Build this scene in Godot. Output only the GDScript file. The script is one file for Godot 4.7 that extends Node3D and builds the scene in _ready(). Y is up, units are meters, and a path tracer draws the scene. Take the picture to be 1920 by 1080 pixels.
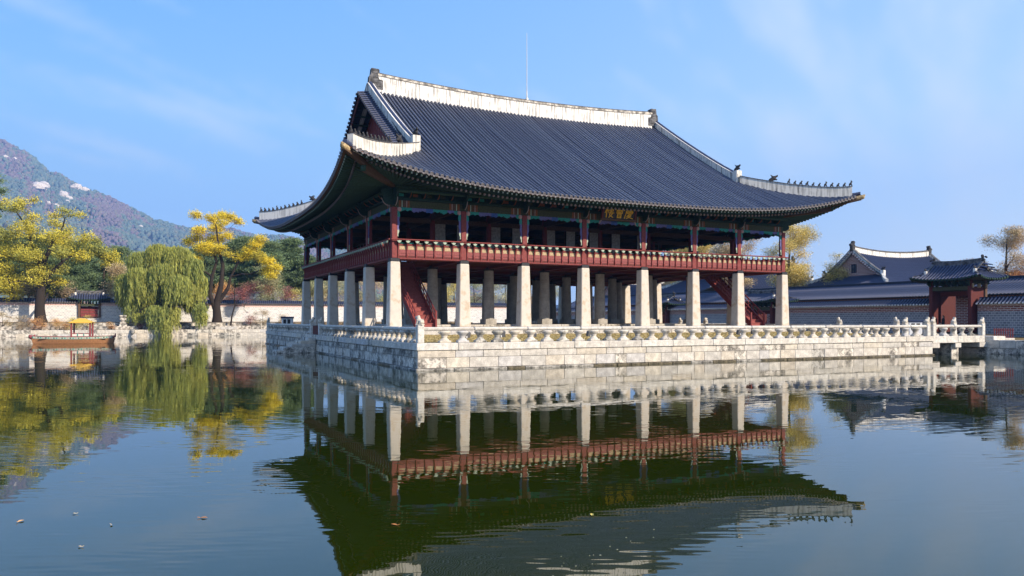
extends Node3D
# A two-storey royal banquet pavilion on its stone island in a pond, on a clear autumn morning.
# x runs along the pavilion's front (towards the bridges), z runs from the back towards the front, y is the height above the water.

const EYE := 2.63
const U := [0.0, 4.93, 9.62, 14.6, 19.92, 24.87, 29.51, 34.4]      # front column lines
const V := [0.0, 6.1, 11.75, 17.7, 23.45, 29.34]                   # side column lines, z = -V
const FLOOR := 2.13        # outer stone floor
const INNER := 2.285       # inner stone floor
const DECK := 6.72         # underside of the upper floor
const XW := -2.3           # platform edges
const XE := 37.8
const ZS := 11.5
const ZN := -40.2
const COP := 1.43          # top of the platform's coping
const BANK := 1.03

var rng := RandomNumberGenerator.new()
var M := {}
var counts := {}
var cache := {}

# ------------------------------------------------------------------ mesh helper
class MB:
	var v := PackedVector3Array()
	var n := PackedVector3Array()
	var x := PackedInt32Array()
	var t := PackedVector2Array()
	var uvs := false

	func quad(a: Vector3, b: Vector3, c: Vector3, d: Vector3, hint := Vector3.ZERO) -> void:
		var m := (c - a).cross(d - b).normalized()
		if hint != Vector3.ZERO and m.dot(hint) < 0.0:
			m = -m
		var k := v.size()
		v.push_back(a); v.push_back(b); v.push_back(c); v.push_back(d)
		for i in 4:
			n.push_back(m)
		x.append_array(PackedInt32Array([k, k + 1, k + 2, k, k + 2, k + 3]))

	func tri(a: Vector3, b: Vector3, c: Vector3, hint := Vector3.ZERO) -> void:
		var m := (b - a).cross(c - a).normalized()
		if hint != Vector3.ZERO and m.dot(hint) < 0.0:
			m = -m
		var k := v.size()
		v.push_back(a); v.push_back(b); v.push_back(c)
		for i in 3:
			n.push_back(m)
		x.append_array(PackedInt32Array([k, k + 1, k + 2]))

	# a box whose edges are chamfered by bev; taper scales the top
	func box(c: Vector3, s: Vector3, b := Basis(), bev := 0.0, taper := 1.0) -> void:
		var h := s * 0.5
		var p := {}
		for i in 8:
			var sg := Vector3(1 if i & 1 else -1, 1 if i & 2 else -1, 1 if i & 4 else -1)
			for a in 3:
				var q := Vector3(h.x - bev, h.y - bev, h.z - bev)
				q[a] = h[a]
				q *= sg
				if sg.y > 0:
					q.x *= taper
					q.z *= taper
				p[i * 3 + a] = c + b * q
		for a in 3:
			var e := (a + 1) % 3
			var f := (a + 2) % 3
			for sd in 2:
				var i0 := sd << a
				var k := [i0, i0 | (1 << e), i0 | (1 << e) | (1 << f), i0 | (1 << f)]
				quad(p[k[0] * 3 + a], p[k[1] * 3 + a], p[k[2] * 3 + a], p[k[3] * 3 + a], p[k[0] * 3 + a] + p[k[2] * 3 + a] - c * 2.0)
		if bev > 0.0:
			for a in 3:                       # edges along axis a
				var e := (a + 1) % 3
				var f := (a + 2) % 3
				for k in 4:
					var i0 := ((k & 1) << e) | ((k >> 1) << f)
					var i1 := i0 | (1 << a)
					quad(p[i0 * 3 + e], p[i0 * 3 + f], p[i1 * 3 + f], p[i1 * 3 + e], p[i0 * 3 + e] + p[i1 * 3 + f] - c * 2.0)
			for i in 8:
				tri(p[i * 3], p[i * 3 + 1], p[i * 3 + 2], p[i * 3] - c)

	func beam(a: Vector3, b: Vector3, w: float, h: float, bev := 0.0, up := Vector3.UP) -> void:
		var z := (b - a).normalized()
		var r := up.cross(z)
		if r.length() < 0.01:
			r = Vector3.RIGHT
		r = r.normalized()
		box((a + b) * 0.5, Vector3(w, h, a.distance_to(b)), Basis(r, z.cross(r), z), bev)

	func tube(pts: Array, rad: Array, seg := 8, cap := true) -> void:
		var k0 := v.size()
		var r := Vector3.ZERO
		for i in pts.size():
			var d: Vector3 = (pts[mini(i + 1, pts.size() - 1)] - pts[maxi(i - 1, 0)]).normalized()
			if i == 0:
				r = d.cross(Vector3(0.31, 0.2, 0.93)).normalized()
			r = (r - d * r.dot(d)).normalized()
			var s := d.cross(r)
			for j in seg:
				var a := TAU * j / seg
				var m := r * cos(a) + s * sin(a)
				v.push_back(pts[i] + m * float(rad[i])); n.push_back(m)
		for i in pts.size() - 1:
			for j in seg:
				var a := k0 + i * seg + j
				var b := k0 + i * seg + (j + 1) % seg
				x.append_array(PackedInt32Array([a, b, b + seg, a, b + seg, a + seg]))
		if cap:
			for e in 2:
				var i: int = 0 if e == 0 else pts.size() - 1
				var dd: Vector3 = (pts[0] - pts[1]) if e == 0 else (pts[-1] - pts[-2])
				dd = dd.normalized()
				var c := v.size()
				v.push_back(pts[i]); n.push_back(dd)
				for j in seg:
					v.push_back(v[k0 + i * seg + j]); n.push_back(dd)
				for j in seg:
					x.append_array(PackedInt32Array([c, c + 1 + j, c + 1 + (j + 1) % seg]))

	# profile of (radius, height); sx and sz squash it; square lathes (seg 4, flat) have their sides along the axes
	func lathe(prof: Array, seg: int, at := Vector3.ZERO, sx := 1.0, sz := 1.0, flat := false) -> void:
		var off := PI / seg if flat else 0.0
		if flat:
			for i in prof.size() - 1:
				for j in seg:
					var q := []
					for e in [[i, j], [i, j + 1], [i + 1, j + 1], [i + 1, j]]:
						var a: float = TAU * e[1] / seg + off
						var pr: Vector2 = prof[e[0]]
						q.push_back(at + Vector3(cos(a) * pr.x * sx, pr.y, sin(a) * pr.x * sz))
					var hm := TAU * (j + 0.5) / seg + off
					var dr: Vector2 = prof[i + 1] - prof[i]
					quad(q[0], q[1], q[2], q[3], Vector3(cos(hm) * dr.y, -dr.x, sin(hm) * dr.y))
			return
		var k0 := v.size()
		for i in prof.size():
			var d: Vector2 = prof[mini(i + 1, prof.size() - 1)] - prof[maxi(i - 1, 0)]
			for j in seg:
				var a := TAU * j / seg
				v.push_back(at + Vector3(cos(a) * prof[i].x * sx, prof[i].y, sin(a) * prof[i].x * sz))
				n.push_back(Vector3(cos(a) * d.y, -d.x, sin(a) * d.y).normalized())
		for i in prof.size() - 1:
			for j in seg:
				var a := k0 + i * seg + j
				var b := k0 + i * seg + (j + 1) % seg
				x.append_array(PackedInt32Array([a, b, b + seg, a, b + seg, a + seg]))

	# rows of points -> smooth sheet, its normals on the side of hint
	func sheet(rows: Array, hint := Vector3.UP, uvk := 0.0) -> void:
		var k0 := v.size()
		var w: int = rows[0].size()
		for i in rows.size():
			for j in w:
				var dj: Vector3 = rows[i][mini(j + 1, w - 1)] - rows[i][maxi(j - 1, 0)]
				var di: Vector3 = rows[mini(i + 1, rows.size() - 1)][j] - rows[maxi(i - 1, 0)][j]
				var m := dj.cross(di).normalized()
				v.push_back(rows[i][j]); n.push_back(m if m.dot(hint) >= 0 else -m)
				if uvk > 0.0:
					uvs = true
					t.push_back(Vector2(rows[i][j].x, rows[i][j].z) * uvk)
		for i in rows.size() - 1:
			for j in w - 1:
				var a := k0 + i * w + j
				x.append_array(PackedInt32Array([a, a + 1, a + 1 + w, a, a + 1 + w, a + w]))

	# a flat outline (x, y of basis b at o) with thickness th along b.z
	func plate(poly: PackedVector2Array, th: float, o := Vector3.ZERO, b := Basis()) -> void:
		var ids := Geometry2D.triangulate_polygon(poly)
		for sd in [-0.5, 0.5]:
			var k := v.size()
			for p in poly:
				v.push_back(o + b * Vector3(p.x, p.y, sd * th)); n.push_back(b.z * signf(sd))
			for i in ids:
				x.push_back(k + i)
		var cw := Geometry2D.is_polygon_clockwise(poly)
		for i in poly.size():
			var p := poly[i]
			var q := poly[(i + 1) % poly.size()]
			var e := q - p
			var nn := Vector3(e.y, -e.x, 0) * (-1.0 if cw else 1.0)
			quad(o + b * Vector3(p.x, p.y, -th / 2), o + b * Vector3(q.x, q.y, -th / 2), o + b * Vector3(q.x, q.y, th / 2), o + b * Vector3(p.x, p.y, th / 2), b * nn)

	# an upright wall along a line of foot points: heights, thickness
	func strip(pts: Array, hts: Array, th: float) -> void:
		var cs := []
		for i in pts.size():
			var d: Vector3 = pts[mini(i + 1, pts.size() - 1)] - pts[maxi(i - 1, 0)]
			d.y = 0
			var r := Vector3(d.z, 0, -d.x).normalized() * th * 0.5
			var up := Vector3(0, hts[i], 0)
			cs.push_back([pts[i] - r, pts[i] - r + up, pts[i] + r + up, pts[i] + r, r])
		for i in cs.size() - 1:
			var a: Array = cs[i]
			var b: Array = cs[i + 1]
			quad(a[0], b[0], b[1], a[1], -a[4])
			quad(a[1], b[1], b[2], a[2], Vector3.UP)
			quad(a[2], b[2], b[3], a[3], a[4])
			quad(a[3], b[3], b[0], a[0], Vector3.DOWN)
		for e in 2:
			var a: Array = cs[0] if e == 0 else cs[-1]
			var dd: Vector3 = (pts[0] - pts[1]) if e == 0 else (pts[-1] - pts[-2])
			quad(a[0], a[1], a[2], a[3], dd)

	# a row of overlapping half-round tiles along a path; side is the level direction across it
	func tiles(pts: Array, side: Vector3, r: float, seg := 5, step := 1.0) -> void:
		for i in pts.size() - 1:
			var d: Vector3 = pts[i + 1] - pts[i]
			var up := side.cross(d).normalized()
			if up.y < 0:
				up = -up
			var k := v.size()
			for e in 2:
				var c: Vector3 = pts[i + e]
				var rr := r * (1.07 if e == 0 else 0.93) if step > 0.0 else r
				for j in seg + 1:
					var a := PI * j / seg
					var m := side * cos(a) + up * sin(a)
					v.push_back(c + m * rr); n.push_back(m)
			for j in seg:
				var a := k + j
				x.append_array(PackedInt32Array([a, a + 1, a + seg + 2, a, a + seg + 2, a + seg + 1]))

	func mesh(mat: Material = null, to: ArrayMesh = null) -> ArrayMesh:
		for i in range(0, x.size(), 3):
			var a := x[i]
			var b := x[i + 1]
			var c := x[i + 2]
			if (v[b] - v[a]).cross(v[c] - v[a]).dot(n[a] + n[b] + n[c]) > 0.0:
				x[i + 1] = c
				x[i + 2] = b
		var arr := []
		arr.resize(Mesh.ARRAY_MAX)
		arr[Mesh.ARRAY_VERTEX] = v
		arr[Mesh.ARRAY_NORMAL] = n
		if uvs:
			arr[Mesh.ARRAY_TEX_UV] = t
		arr[Mesh.ARRAY_INDEX] = x
		var m := to if to else ArrayMesh.new()
		m.add_surface_from_arrays(Mesh.PRIMITIVE_TRIANGLES, arr)
		if mat:
			m.surface_set_material(m.get_surface_count() - 1, mat)
		return m

# ------------------------------------------------------------------ naming helpers
func numbered(parent: Node, called: String) -> String:
	var key := [parent.get_instance_id(), called]
	counts[key] = counts.get(key, -1) + 1
	return called if counts[key] == 0 else "%s_%03d" % [called, counts[key]]

func tag(o: Node, label := "", category := "", group := "", kind := "") -> void:
	for e in [["label", label], ["category", category], ["group", group], ["kind", kind]]:
		if e[1] != "":
			o.set_meta(e[0], e[1])

func thing(called: String, at: Vector3, label: String, category: String, group := "", turn := 0.0) -> Node3D:
	var o := Node3D.new()
	o.name = numbered(self, called)
	add_child(o, true)
	o.position = at
	o.rotation.y = turn
	tag(o, label, category, group)
	return o

func put(called: String, mesh: Mesh, parent: Node = self, at := Transform3D(), mat: Material = null) -> MeshInstance3D:
	var o := MeshInstance3D.new()
	o.name = numbered(parent, called)
	o.mesh = mesh
	if mat:
		o.material_override = mat
	o.transform = at
	parent.add_child(o, true)
	return o

func build(called: String, mb: MB, mat: Material, parent: Node = self) -> MeshInstance3D:
	return put(called, mb.mesh(mat), parent)

func many(called: String, mesh: Mesh, where: Array, parent: Node, tints := [], kind := "stuff") -> MultiMeshInstance3D:
	var mm := MultiMesh.new()
	mm.transform_format = MultiMesh.TRANSFORM_3D
	mm.use_colors = tints.size() > 0
	mm.mesh = mesh
	mm.instance_count = where.size()
	for i in where.size():
		mm.set_instance_transform(i, where[i])
		if tints.size() > 0:
			mm.set_instance_color(i, tints[i])
	var o := MultiMeshInstance3D.new()
	o.name = numbered(parent, called)
	o.multimesh = mm
	parent.add_child(o, true)
	if kind != "":
		o.set_meta("kind", kind)
	return o

# leaf clumps copied into one mesh, so that a crown is a body of its own
func crown_mesh(clump: ArrayMesh, where: Array, tints: Array) -> ArrayMesh:
	var src := clump.surface_get_arrays(0)
	var sv: PackedVector3Array = src[Mesh.ARRAY_VERTEX]
	var sn: PackedVector3Array = src[Mesh.ARRAY_NORMAL]
	var si: PackedInt32Array = src[Mesh.ARRAY_INDEX]
	var v := PackedVector3Array()
	var n := PackedVector3Array()
	var c := PackedColorArray()
	var x := PackedInt32Array()
	x.resize(si.size() * where.size())
	var tc := PackedColorArray()
	tc.resize(sv.size())
	var o := 0
	for k in where.size():
		var t: Transform3D = where[k]
		var base := v.size()
		v.append_array(t * sv)
		n.append_array(Transform3D(t.basis.orthonormalized(), Vector3.ZERO) * sn)
		tc.fill(tints[k])
		c.append_array(tc)
		for i in si:
			x[o] = i + base
			o += 1
	var arr := []
	arr.resize(Mesh.ARRAY_MAX)
	arr[Mesh.ARRAY_VERTEX] = v
	arr[Mesh.ARRAY_NORMAL] = n
	arr[Mesh.ARRAY_COLOR] = c
	arr[Mesh.ARRAY_INDEX] = x
	var m := ArrayMesh.new()
	m.add_surface_from_arrays(Mesh.PRIMITIVE_TRIANGLES, arr)
	m.surface_set_material(0, clump.surface_get_material(0))
	return m

func group_node(called: String, parent: Node, at := Vector3.ZERO) -> Node3D:
	var o := Node3D.new()
	o.name = numbered(parent, called)
	o.position = at
	parent.add_child(o, true)
	return o

func bev_box(s: Vector3, bev: float) -> ArrayMesh:      # shared chamfered boxes
	var key := "b%.2f,%.2f,%.2f,%.3f" % [s.x, s.y, s.z, bev]
	if not cache.has(key):
		var b := MB.new()
		b.box(Vector3.ZERO, s, Basis(), bev)
		cache[key] = b.mesh()
	return cache[key]

# ------------------------------------------------------------------ materials
func lin(r: float, g: float, b: float) -> Color:
	return Color(r, g, b).linear_to_srgb()

# grey texture from layers of [frequency, weight, octaves]; stretch > 1 draws the last layer out downwards
func grain(size: int, layers: Array, lo: float, hi: float, sd: int) -> Image:
	var acc := PackedFloat32Array()
	acc.resize(size * size)
	for li in layers.size():
		var L: Array = layers[li]
		var f := FastNoiseLite.new()
		f.seed = sd + li * 17
		f.noise_type = FastNoiseLite.TYPE_SIMPLEX_SMOOTH
		f.frequency = L[0]
		f.fractal_octaves = L[2]
		var im := f.get_seamless_image(size, size)
		var by := im.get_data()
		var st: int = L[3] if L.size() > 3 else 1
		for i in size * size:
			var y := i / size
			var xx := i % size
			acc[i] += (by[(y / st) * size + xx] / 255.0 - 0.5) * L[1]
	var out := PackedByteArray()
	out.resize(size * size)
	for i in size * size:
		out[i] = int(clampf(lerpf(lo, hi, clampf(acc[i] + 0.5, 0.0, 1.0)), 0.0, 1.0) * 255.0)
	return Image.create_from_data(size, size, false, Image.FORMAT_L8, out)

func tex(im: Image) -> ImageTexture:
	return ImageTexture.create_from_image(im)

func mat(called: String, c: Color, rough := 0.85, tx: Texture2D = null, scale := 0.25, bump: Texture2D = null, depth := 1.0) -> StandardMaterial3D:
	var m := StandardMaterial3D.new()
	m.resource_name = called
	m.albedo_color = c
	m.roughness = rough
	m.metallic_specular = 0.4
	if tx:
		m.albedo_texture = tx
	if bump:
		m.heightmap_enabled = true
		m.heightmap_texture = bump
		m.heightmap_scale = depth
	if tx or bump:
		m.uv1_triplanar = true
		m.uv1_world_triplanar = true
		m.uv1_scale = Vector3.ONE * scale
	M[called] = m
	return m

# ------------------------------------------------------------------ the scene
func _ready() -> void:
	rng.seed = 20231107
	var cam := Camera3D.new()
	cam.name = "camera"
	cam.near = 0.1
	cam.far = 9000.0
	cam.position = Vector3(-15.31, EYE, 49.43)
	cam.rotation_degrees = Vector3(0, -25.9, 0)
	cam.set_frustum(2.0 * 0.1 * 540.0 / 1449.3, Vector2(0, 0.1 * 60.0 / 1449.3), 0.1, 9000.0)
	cam.projection = Camera3D.PROJECTION_FRUSTUM
	add_child(cam)
	cam.current = true

	var env := Environment.new()
	env.background_mode = Environment.BG_SKY
	env.sky = Sky.new()
	env.sky.sky_material = sky_material()
	env.background_energy_multiplier = 1.0
	env.tonemap_mode = Environment.TONE_MAPPER_LINEAR
	env.tonemap_exposure = 1.6
	env.sdfgi_enabled = true
	env.ssao_enabled = true
	env.ssil_enabled = true
	env.fog_enabled = true
	env.fog_density = 0.00022
	env.fog_light_color = Color(0.50, 0.71, 1.0)
	var we := WorldEnvironment.new()
	we.name = "environment"
	we.environment = env
	add_child(we)

	var sun := DirectionalLight3D.new()
	sun.name = "sun"
	sun.light_energy = 1.6
	sun.light_color = Color(1.0, 0.93, 0.83)
	sun.light_angular_distance = 0.5
	sun.shadow_enabled = true
	add_child(sun)
	var off := deg_to_rad(31.0)
	var alt := deg_to_rad(29.6)
	var to := Vector3(sin(off) * cos(alt), sin(alt), cos(off) * cos(alt))
	sun.look_at_from_position(to * 100.0, Vector3.ZERO)

	materials()
	setting()
	platform()
	pavilion()
	east_side()
	north_side()
	trees()
	small_things()

func sky_material() -> Material:
	var w := 1024
	var h := 512
	var f := FastNoiseLite.new()
	f.seed = 5
	f.noise_type = FastNoiseLite.TYPE_SIMPLEX_SMOOTH
	f.frequency = 1.0
	f.fractal_octaves = 6
	f.fractal_gain = 0.58
	var g := FastNoiseLite.new()
	g.seed = 11
	g.noise_type = FastNoiseLite.TYPE_SIMPLEX_SMOOTH
	g.frequency = 0.8
	g.fractal_octaves = 2
	var px := PackedFloat32Array()
	px.resize(w * h * 4)
	var sd := Vector3(0.588, 0, 0.809)
	for j in h:
		var el := PI * (0.5 - (j + 0.5) / h)
		var up := sin(el)
		var e := clampf(rad_to_deg(el), 0.0, 90.0)
		var k1 := 1.0 - exp(-e / 9.0)
		var k2 := 1.0 - exp(-maxf(e - 14.0, 0.0) / 22.0)
		var base := Vector3(0.58, 0.69, 0.76).lerp(Vector3(0.155, 0.41, 0.78), k1).lerp(Vector3(0.015, 0.13, 0.46), k2 * 0.9)
		for i in w:
			var az := TAU * (i + 0.5) / w
			var d := Vector3(sin(az) * cos(el), up, -cos(az) * cos(el))
			var c := base
			var side := (d.x * sd.x + d.z * sd.z)
			var pale := smoothstep(-0.95, 0.35, side)
			c = c.lerp(Vector3(0.72, 0.80, 0.84), pale * (0.22 + 0.62 * exp(-e / 11.0)))
			if el > 0.0:
				# thin high cloud, drawn out along one direction
				var s := 1.0 / (up + 0.16)
				var q := Vector2(d.x * s, d.z * s)
				var a := q.rotated(0.55)
				var n1 := f.get_noise_2d(a.x * 0.9, a.y * 3.6)
				var n2 := g.get_noise_2d(q.x * 0.7 + 3.0, q.y * 0.7)
				var m := clampf(n1 * 0.95 + n2 * 0.55 - 0.10 + 0.30 * pale, 0.0, 1.0) * smoothstep(0.0, 0.12, up)
				c = c.lerp(Vector3(0.62, 0.68, 0.74), m * 0.62)
			var o := (j * w + i) * 4
			px[o] = c.x; px[o + 1] = c.y; px[o + 2] = c.z; px[o + 3] = 1.0
	var im := Image.create_from_data(w, h, false, Image.FORMAT_RGBAF, px.to_byte_array())
	var m := PanoramaSkyMaterial.new()
	m.panorama = tex(im)
	return m

# brick or block courses as a colour picture: mortar lines and a tone for each block
func courses(w: int, h: int, nx: int, ny: int, gap: int, mortar: Color, faces: Array, sd: int) -> ImageTexture:
	var r := RandomNumberGenerator.new()
	r.seed = sd
	var im := Image.create(w, h, false, Image.FORMAT_RGB8)
	im.fill(mortar)
	for j in ny:
		var y0 := j * h / ny
		var y1 := (j + 1) * h / ny
		var off := (w / nx / 2) if j % 2 else 0
		for i in range(-1, nx):
			var c: Color = faces[r.randi() % faces.size()]
			c = c.darkened(r.randf() * 0.14)
			var x0 := i * w / nx + off
			im.fill_rect(Rect2i(x0 + gap, y0 + gap, w / nx - gap, y1 - y0 - gap), c)
	return tex(im)

func materials() -> void:
	var speck := tex(grain(512, [[0.012, 0.5, 3], [0.05, 0.35, 3], [0.3, 0.55, 1]], 0.66, 1.10, 3))
	var speck_b := tex(grain(512, [[0.05, 0.5, 3], [0.2, 0.6, 2]], 0.2, 0.9, 9))
	var stain := tex(grain(512, [[0.006, 1.1, 3], [0.03, 0.7, 4], [0.25, 0.3, 1]], 0.45, 1.15, 23))
	var streak := tex(grain(512, [[0.02, 0.6, 3], [0.06, 1.5, 3, 24]], 0.25, 1.45, 41))
	var wood := tex(grain(512, [[0.02, 0.5, 2], [0.15, 0.8, 2, 20]], 0.72, 1.12, 51))
	var soft := tex(grain(256, [[0.03, 0.8, 3], [0.2, 0.5, 2]], 0.70, 1.08, 61))
	# pale granite, from clean to grey, warm and lichen-stained
	var tones := [Vector3(.74, .69, .61), Vector3(.70, .66, .60), Vector3(.75, .69, .59), Vector3(.65, .62, .57), Vector3(.72, .65, .55), Vector3(.67, .65, .63), Vector3(.77, .73, .66)]
	for i in tones.size():
		mat("granite_%d" % i, lin(tones[i].x, tones[i].y, tones[i].z), 0.88, speck, 0.31, speck_b, 1.2)
	for i in 3:
		mat("granite_stained_%d" % i, lin([.72, .69, .64][i], [.67, .64, .61][i], [.59, .57, .55][i]), 0.9, stain, 0.45, speck_b, 1.2)
	for i in 3:
		mat("granite_dark_%d" % i, lin([.46, .43, .50][i], [.44, .42, .48][i], [.40, .39, .44][i]), 0.9, stain, 0.4, speck_b, 1.2)
	mat("granite_clean", lin(.80, .77, .71), 0.85, speck, 0.3, speck_b, 0.8)
	mat("granite_wet", lin(.16, .135, .085), 0.5, stain, 0.6, speck_b, 1.0)
	mat("column_stone", lin(.70, .65, .58), 0.86, stain_for_columns(), 0.17, speck_b, 0.8)
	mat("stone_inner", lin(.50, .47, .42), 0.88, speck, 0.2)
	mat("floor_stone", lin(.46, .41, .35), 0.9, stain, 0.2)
	mat("tile_crest", lin(.066, .082, .155), 0.5, soft, 0.5)
	mat("tile_crest_b", lin(.056, .070, .138), 0.5, soft, 0.5)
	for i in 5:
		var k: float = [0.82, 0.93, 1.0, 1.1, 1.26][i]
		mat("tile_row_%d" % i, lin(.098 * k, .114 * k, .172 * lerpf(k, 1.0, 0.3)), 0.42, soft, 0.5)
	mat("tile_bed", lin(.026, .031, .052), 0.75, soft, 0.3)
	mat("tile_end", lin(.21, .20, .22), 0.75, soft, 1.2)
	mat("tile_grey", lin(.17, .17, .18), 0.8, stain, 0.5)
	mat("figure_clay", lin(.055, .055, .06), 0.8, soft, 1.0)
	mat("plaster", lin(.80, .78, .74), 0.85, streak_plaster(0.42), 0.17)
	mat("plaster_worn", lin(.68, .66, .61), 0.9, streak_plaster(0.62), 0.2)
	mat("plaster_grey", lin(.50, .49, .46), 0.9, streak_plaster(0.7), 0.2)
	mat("red_wood", lin(.245, .046, .045), 0.6, wood, 0.5)
	mat("red_panel", lin(.305, .078, .080), 0.6, wood, 0.4)
	mat("red_dark", lin(.125, .022, .020), 0.65, wood, 0.5)
	mat("gable_wood", lin(.23, .045, .045), 0.75, wood, 0.5)
	mat("stair_red", lin(.33, .078, .068), 0.55, wood, 0.6)
	mat("beige_paint", lin(.56, .43, .27), 0.8, soft, 0.8)
	mat("lintel_green", lin(.075, .085, .045), 0.8, soft, 0.9)
	mat("deep_green", lin(.018, .052, .040), 0.75, soft, 0.8)
	mat("rafter_green", lin(.048, .105, .072), 0.75, soft, 0.8)
	mat("teal_paint", lin(.035, .33, .29), 0.7, soft, 1.5)
	mat("violet_paint", lin(.17, .17, .42), 0.7, soft, 1.5)
	mat("blue_paint", lin(.06, .13, .42), 0.7, soft, 1.5)
	mat("pink_paint", lin(.62, .38, .36), 0.7, soft, 1.5)
	mat("orange_paint", lin(.28, .095, .035), 0.7, soft, 1.5)
	mat("pale_green", lin(.38, .46, .38), 0.75)
	mat("flower_end", lin(.46, .35, .33), 0.75, soft, 3.0)
	mat("brown_wood", lin(.14, .085, .055), 0.8, wood, 0.6)
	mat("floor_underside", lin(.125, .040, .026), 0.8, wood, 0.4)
	mat("collar_black", lin(.022, .025, .034), 0.5)
	mat("dark_wood", lin(.018, .016, .015), 0.8)
	mat("paper", lin(.50, .50, .47), 0.9, soft, 0.5)
	mat("gold", lin(.90, .55, .04), 0.45)
	mat("sign_black", lin(.012, .012, .016), 0.5)
	mat("tip_cap", lin(.60, .45, .24), 0.7, stain, 1.2)
	mat("steel", lin(.62, .63, .65), 0.4)
	mat("bark", lin(.085, .065, .050), 0.95, soft, 0.8, speck_b, 6.0)
	mat("bark_dark", lin(.048, .037, .030), 0.95, soft, 0.8, speck_b, 6.0)
	mat("bark_pine", lin(.12, .075, .055), 0.95, soft, 0.8, speck_b, 5.0)
	mat("earth", lin(.27, .205, .13), 0.95, stain, 0.3)
	mat("lawn", lin(.26, .175, .06), 0.95, speck, 0.5)
	mat("rock", lin(.78, .70, .62), 0.9, soft, 0.03)
	mat("hill", lin(.03, .026, .02), 0.95, stain, 0.01)
	var lf := StandardMaterial3D.new()
	lf.resource_name = "leaf"
	lf.vertex_color_use_as_albedo = true
	lf.roughness = 0.7
	lf.metallic_specular = 0.3
	lf.backlight_enabled = true
	lf.backlight = Color(0.5, 0.5, 0.3)
	M["leaf"] = lf
	var nl := StandardMaterial3D.new()
	nl.resource_name = "needle"
	nl.vertex_color_use_as_albedo = true
	nl.roughness = 0.8
	nl.metallic_specular = 0.25
	M["needle"] = nl
	# walls too far away for their bricks to be told apart
	mat("brick_pale", Color.WHITE, 0.9)
	M.brick_pale.albedo_texture = courses(256, 256, 5, 8, 5, lin(.86, .84, .81), [lin(.66, .66, .66), lin(.72, .71, .69), lin(.60, .61, .63)], 3)
	mat("brick_grey", Color.WHITE, 0.9)
	M.brick_grey.albedo_texture = courses(256, 256, 5, 8, 5, lin(.58, .56, .53), [lin(.27, .27, .30), lin(.31, .31, .34), lin(.24, .245, .28)], 4)
	mat("brick_red", Color.WHITE, 0.9)
	M.brick_red.albedo_texture = courses(256, 256, 3, 10, 8, lin(.62, .55, .50), [lin(.30, .085, .060), lin(.34, .11, .08), lin(.26, .075, .055)], 5)
	mat("brick_pink", Color.WHITE, 0.9)
	M.brick_pink.albedo_texture = courses(256, 256, 3, 10, 8, lin(.80, .70, .66), [lin(.62, .36, .31), lin(.58, .33, .29)], 6)
	for k in ["brick_pale", "brick_grey", "brick_red", "brick_pink"]:
		M[k].uv1_triplanar = true
		M[k].uv1_world_triplanar = true
		M[k].uv1_scale = Vector3.ONE * (0.5 if k == "brick_pale" else 0.55)
	# the pond
	var wm := StandardMaterial3D.new()
	wm.resource_name = "pond_water"
	wm.albedo_color = lin(.0145, .023, .0005)
	wm.roughness = 0.01
	wm.metallic_specular = 0.6
	wm.normal_enabled = true
	wm.normal_texture = ripples()
	wm.normal_scale = 0.058
	M["water"] = wm

func stain_for_columns() -> ImageTexture:
	# mostly even stone with a few rust and soot patches
	var a := grain(512, [[0.011, 1.2, 3], [0.05, 0.35, 3], [0.3, 0.25, 1]], 0.0, 1.0, 77)
	var b := a.get_data()
	var out := PackedByteArray()
	out.resize(512 * 512 * 3)
	for i in 512 * 512:
		var q := b[i] / 255.0
		var dirt := smoothstep(0.42, 1.05, q)
		var c := Vector3(1, 1, 1).lerp(Vector3(0.66, 0.54, 0.40), dirt * 0.45) * (0.90 + 0.12 * q)
		out[i * 3] = int(clampf(c.x, 0, 1) * 255); out[i * 3 + 1] = int(clampf(c.y, 0, 1) * 255); out[i * 3 + 2] = int(clampf(c.z, 0, 1) * 255)
	return tex(Image.create_from_data(512, 512, false, Image.FORMAT_RGB8, out))

func streak_plaster(k: float) -> ImageTexture:
	var a := grain(512, [[0.012, 0.5, 3], [0.05, 1.5, 3, 20]], 0.0, 1.0, 88).get_data()
	var out := PackedByteArray()
	out.resize(512 * 512)
	for i in 512 * 512:
		var q := a[i] / 255.0
		out[i] = int(clampf(1.0 - k * smoothstep(0.56, 1.0, q) * 0.62, 0, 1) * 255)
	return tex(Image.create_from_data(512, 512, false, Image.FORMAT_L8, out))

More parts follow.
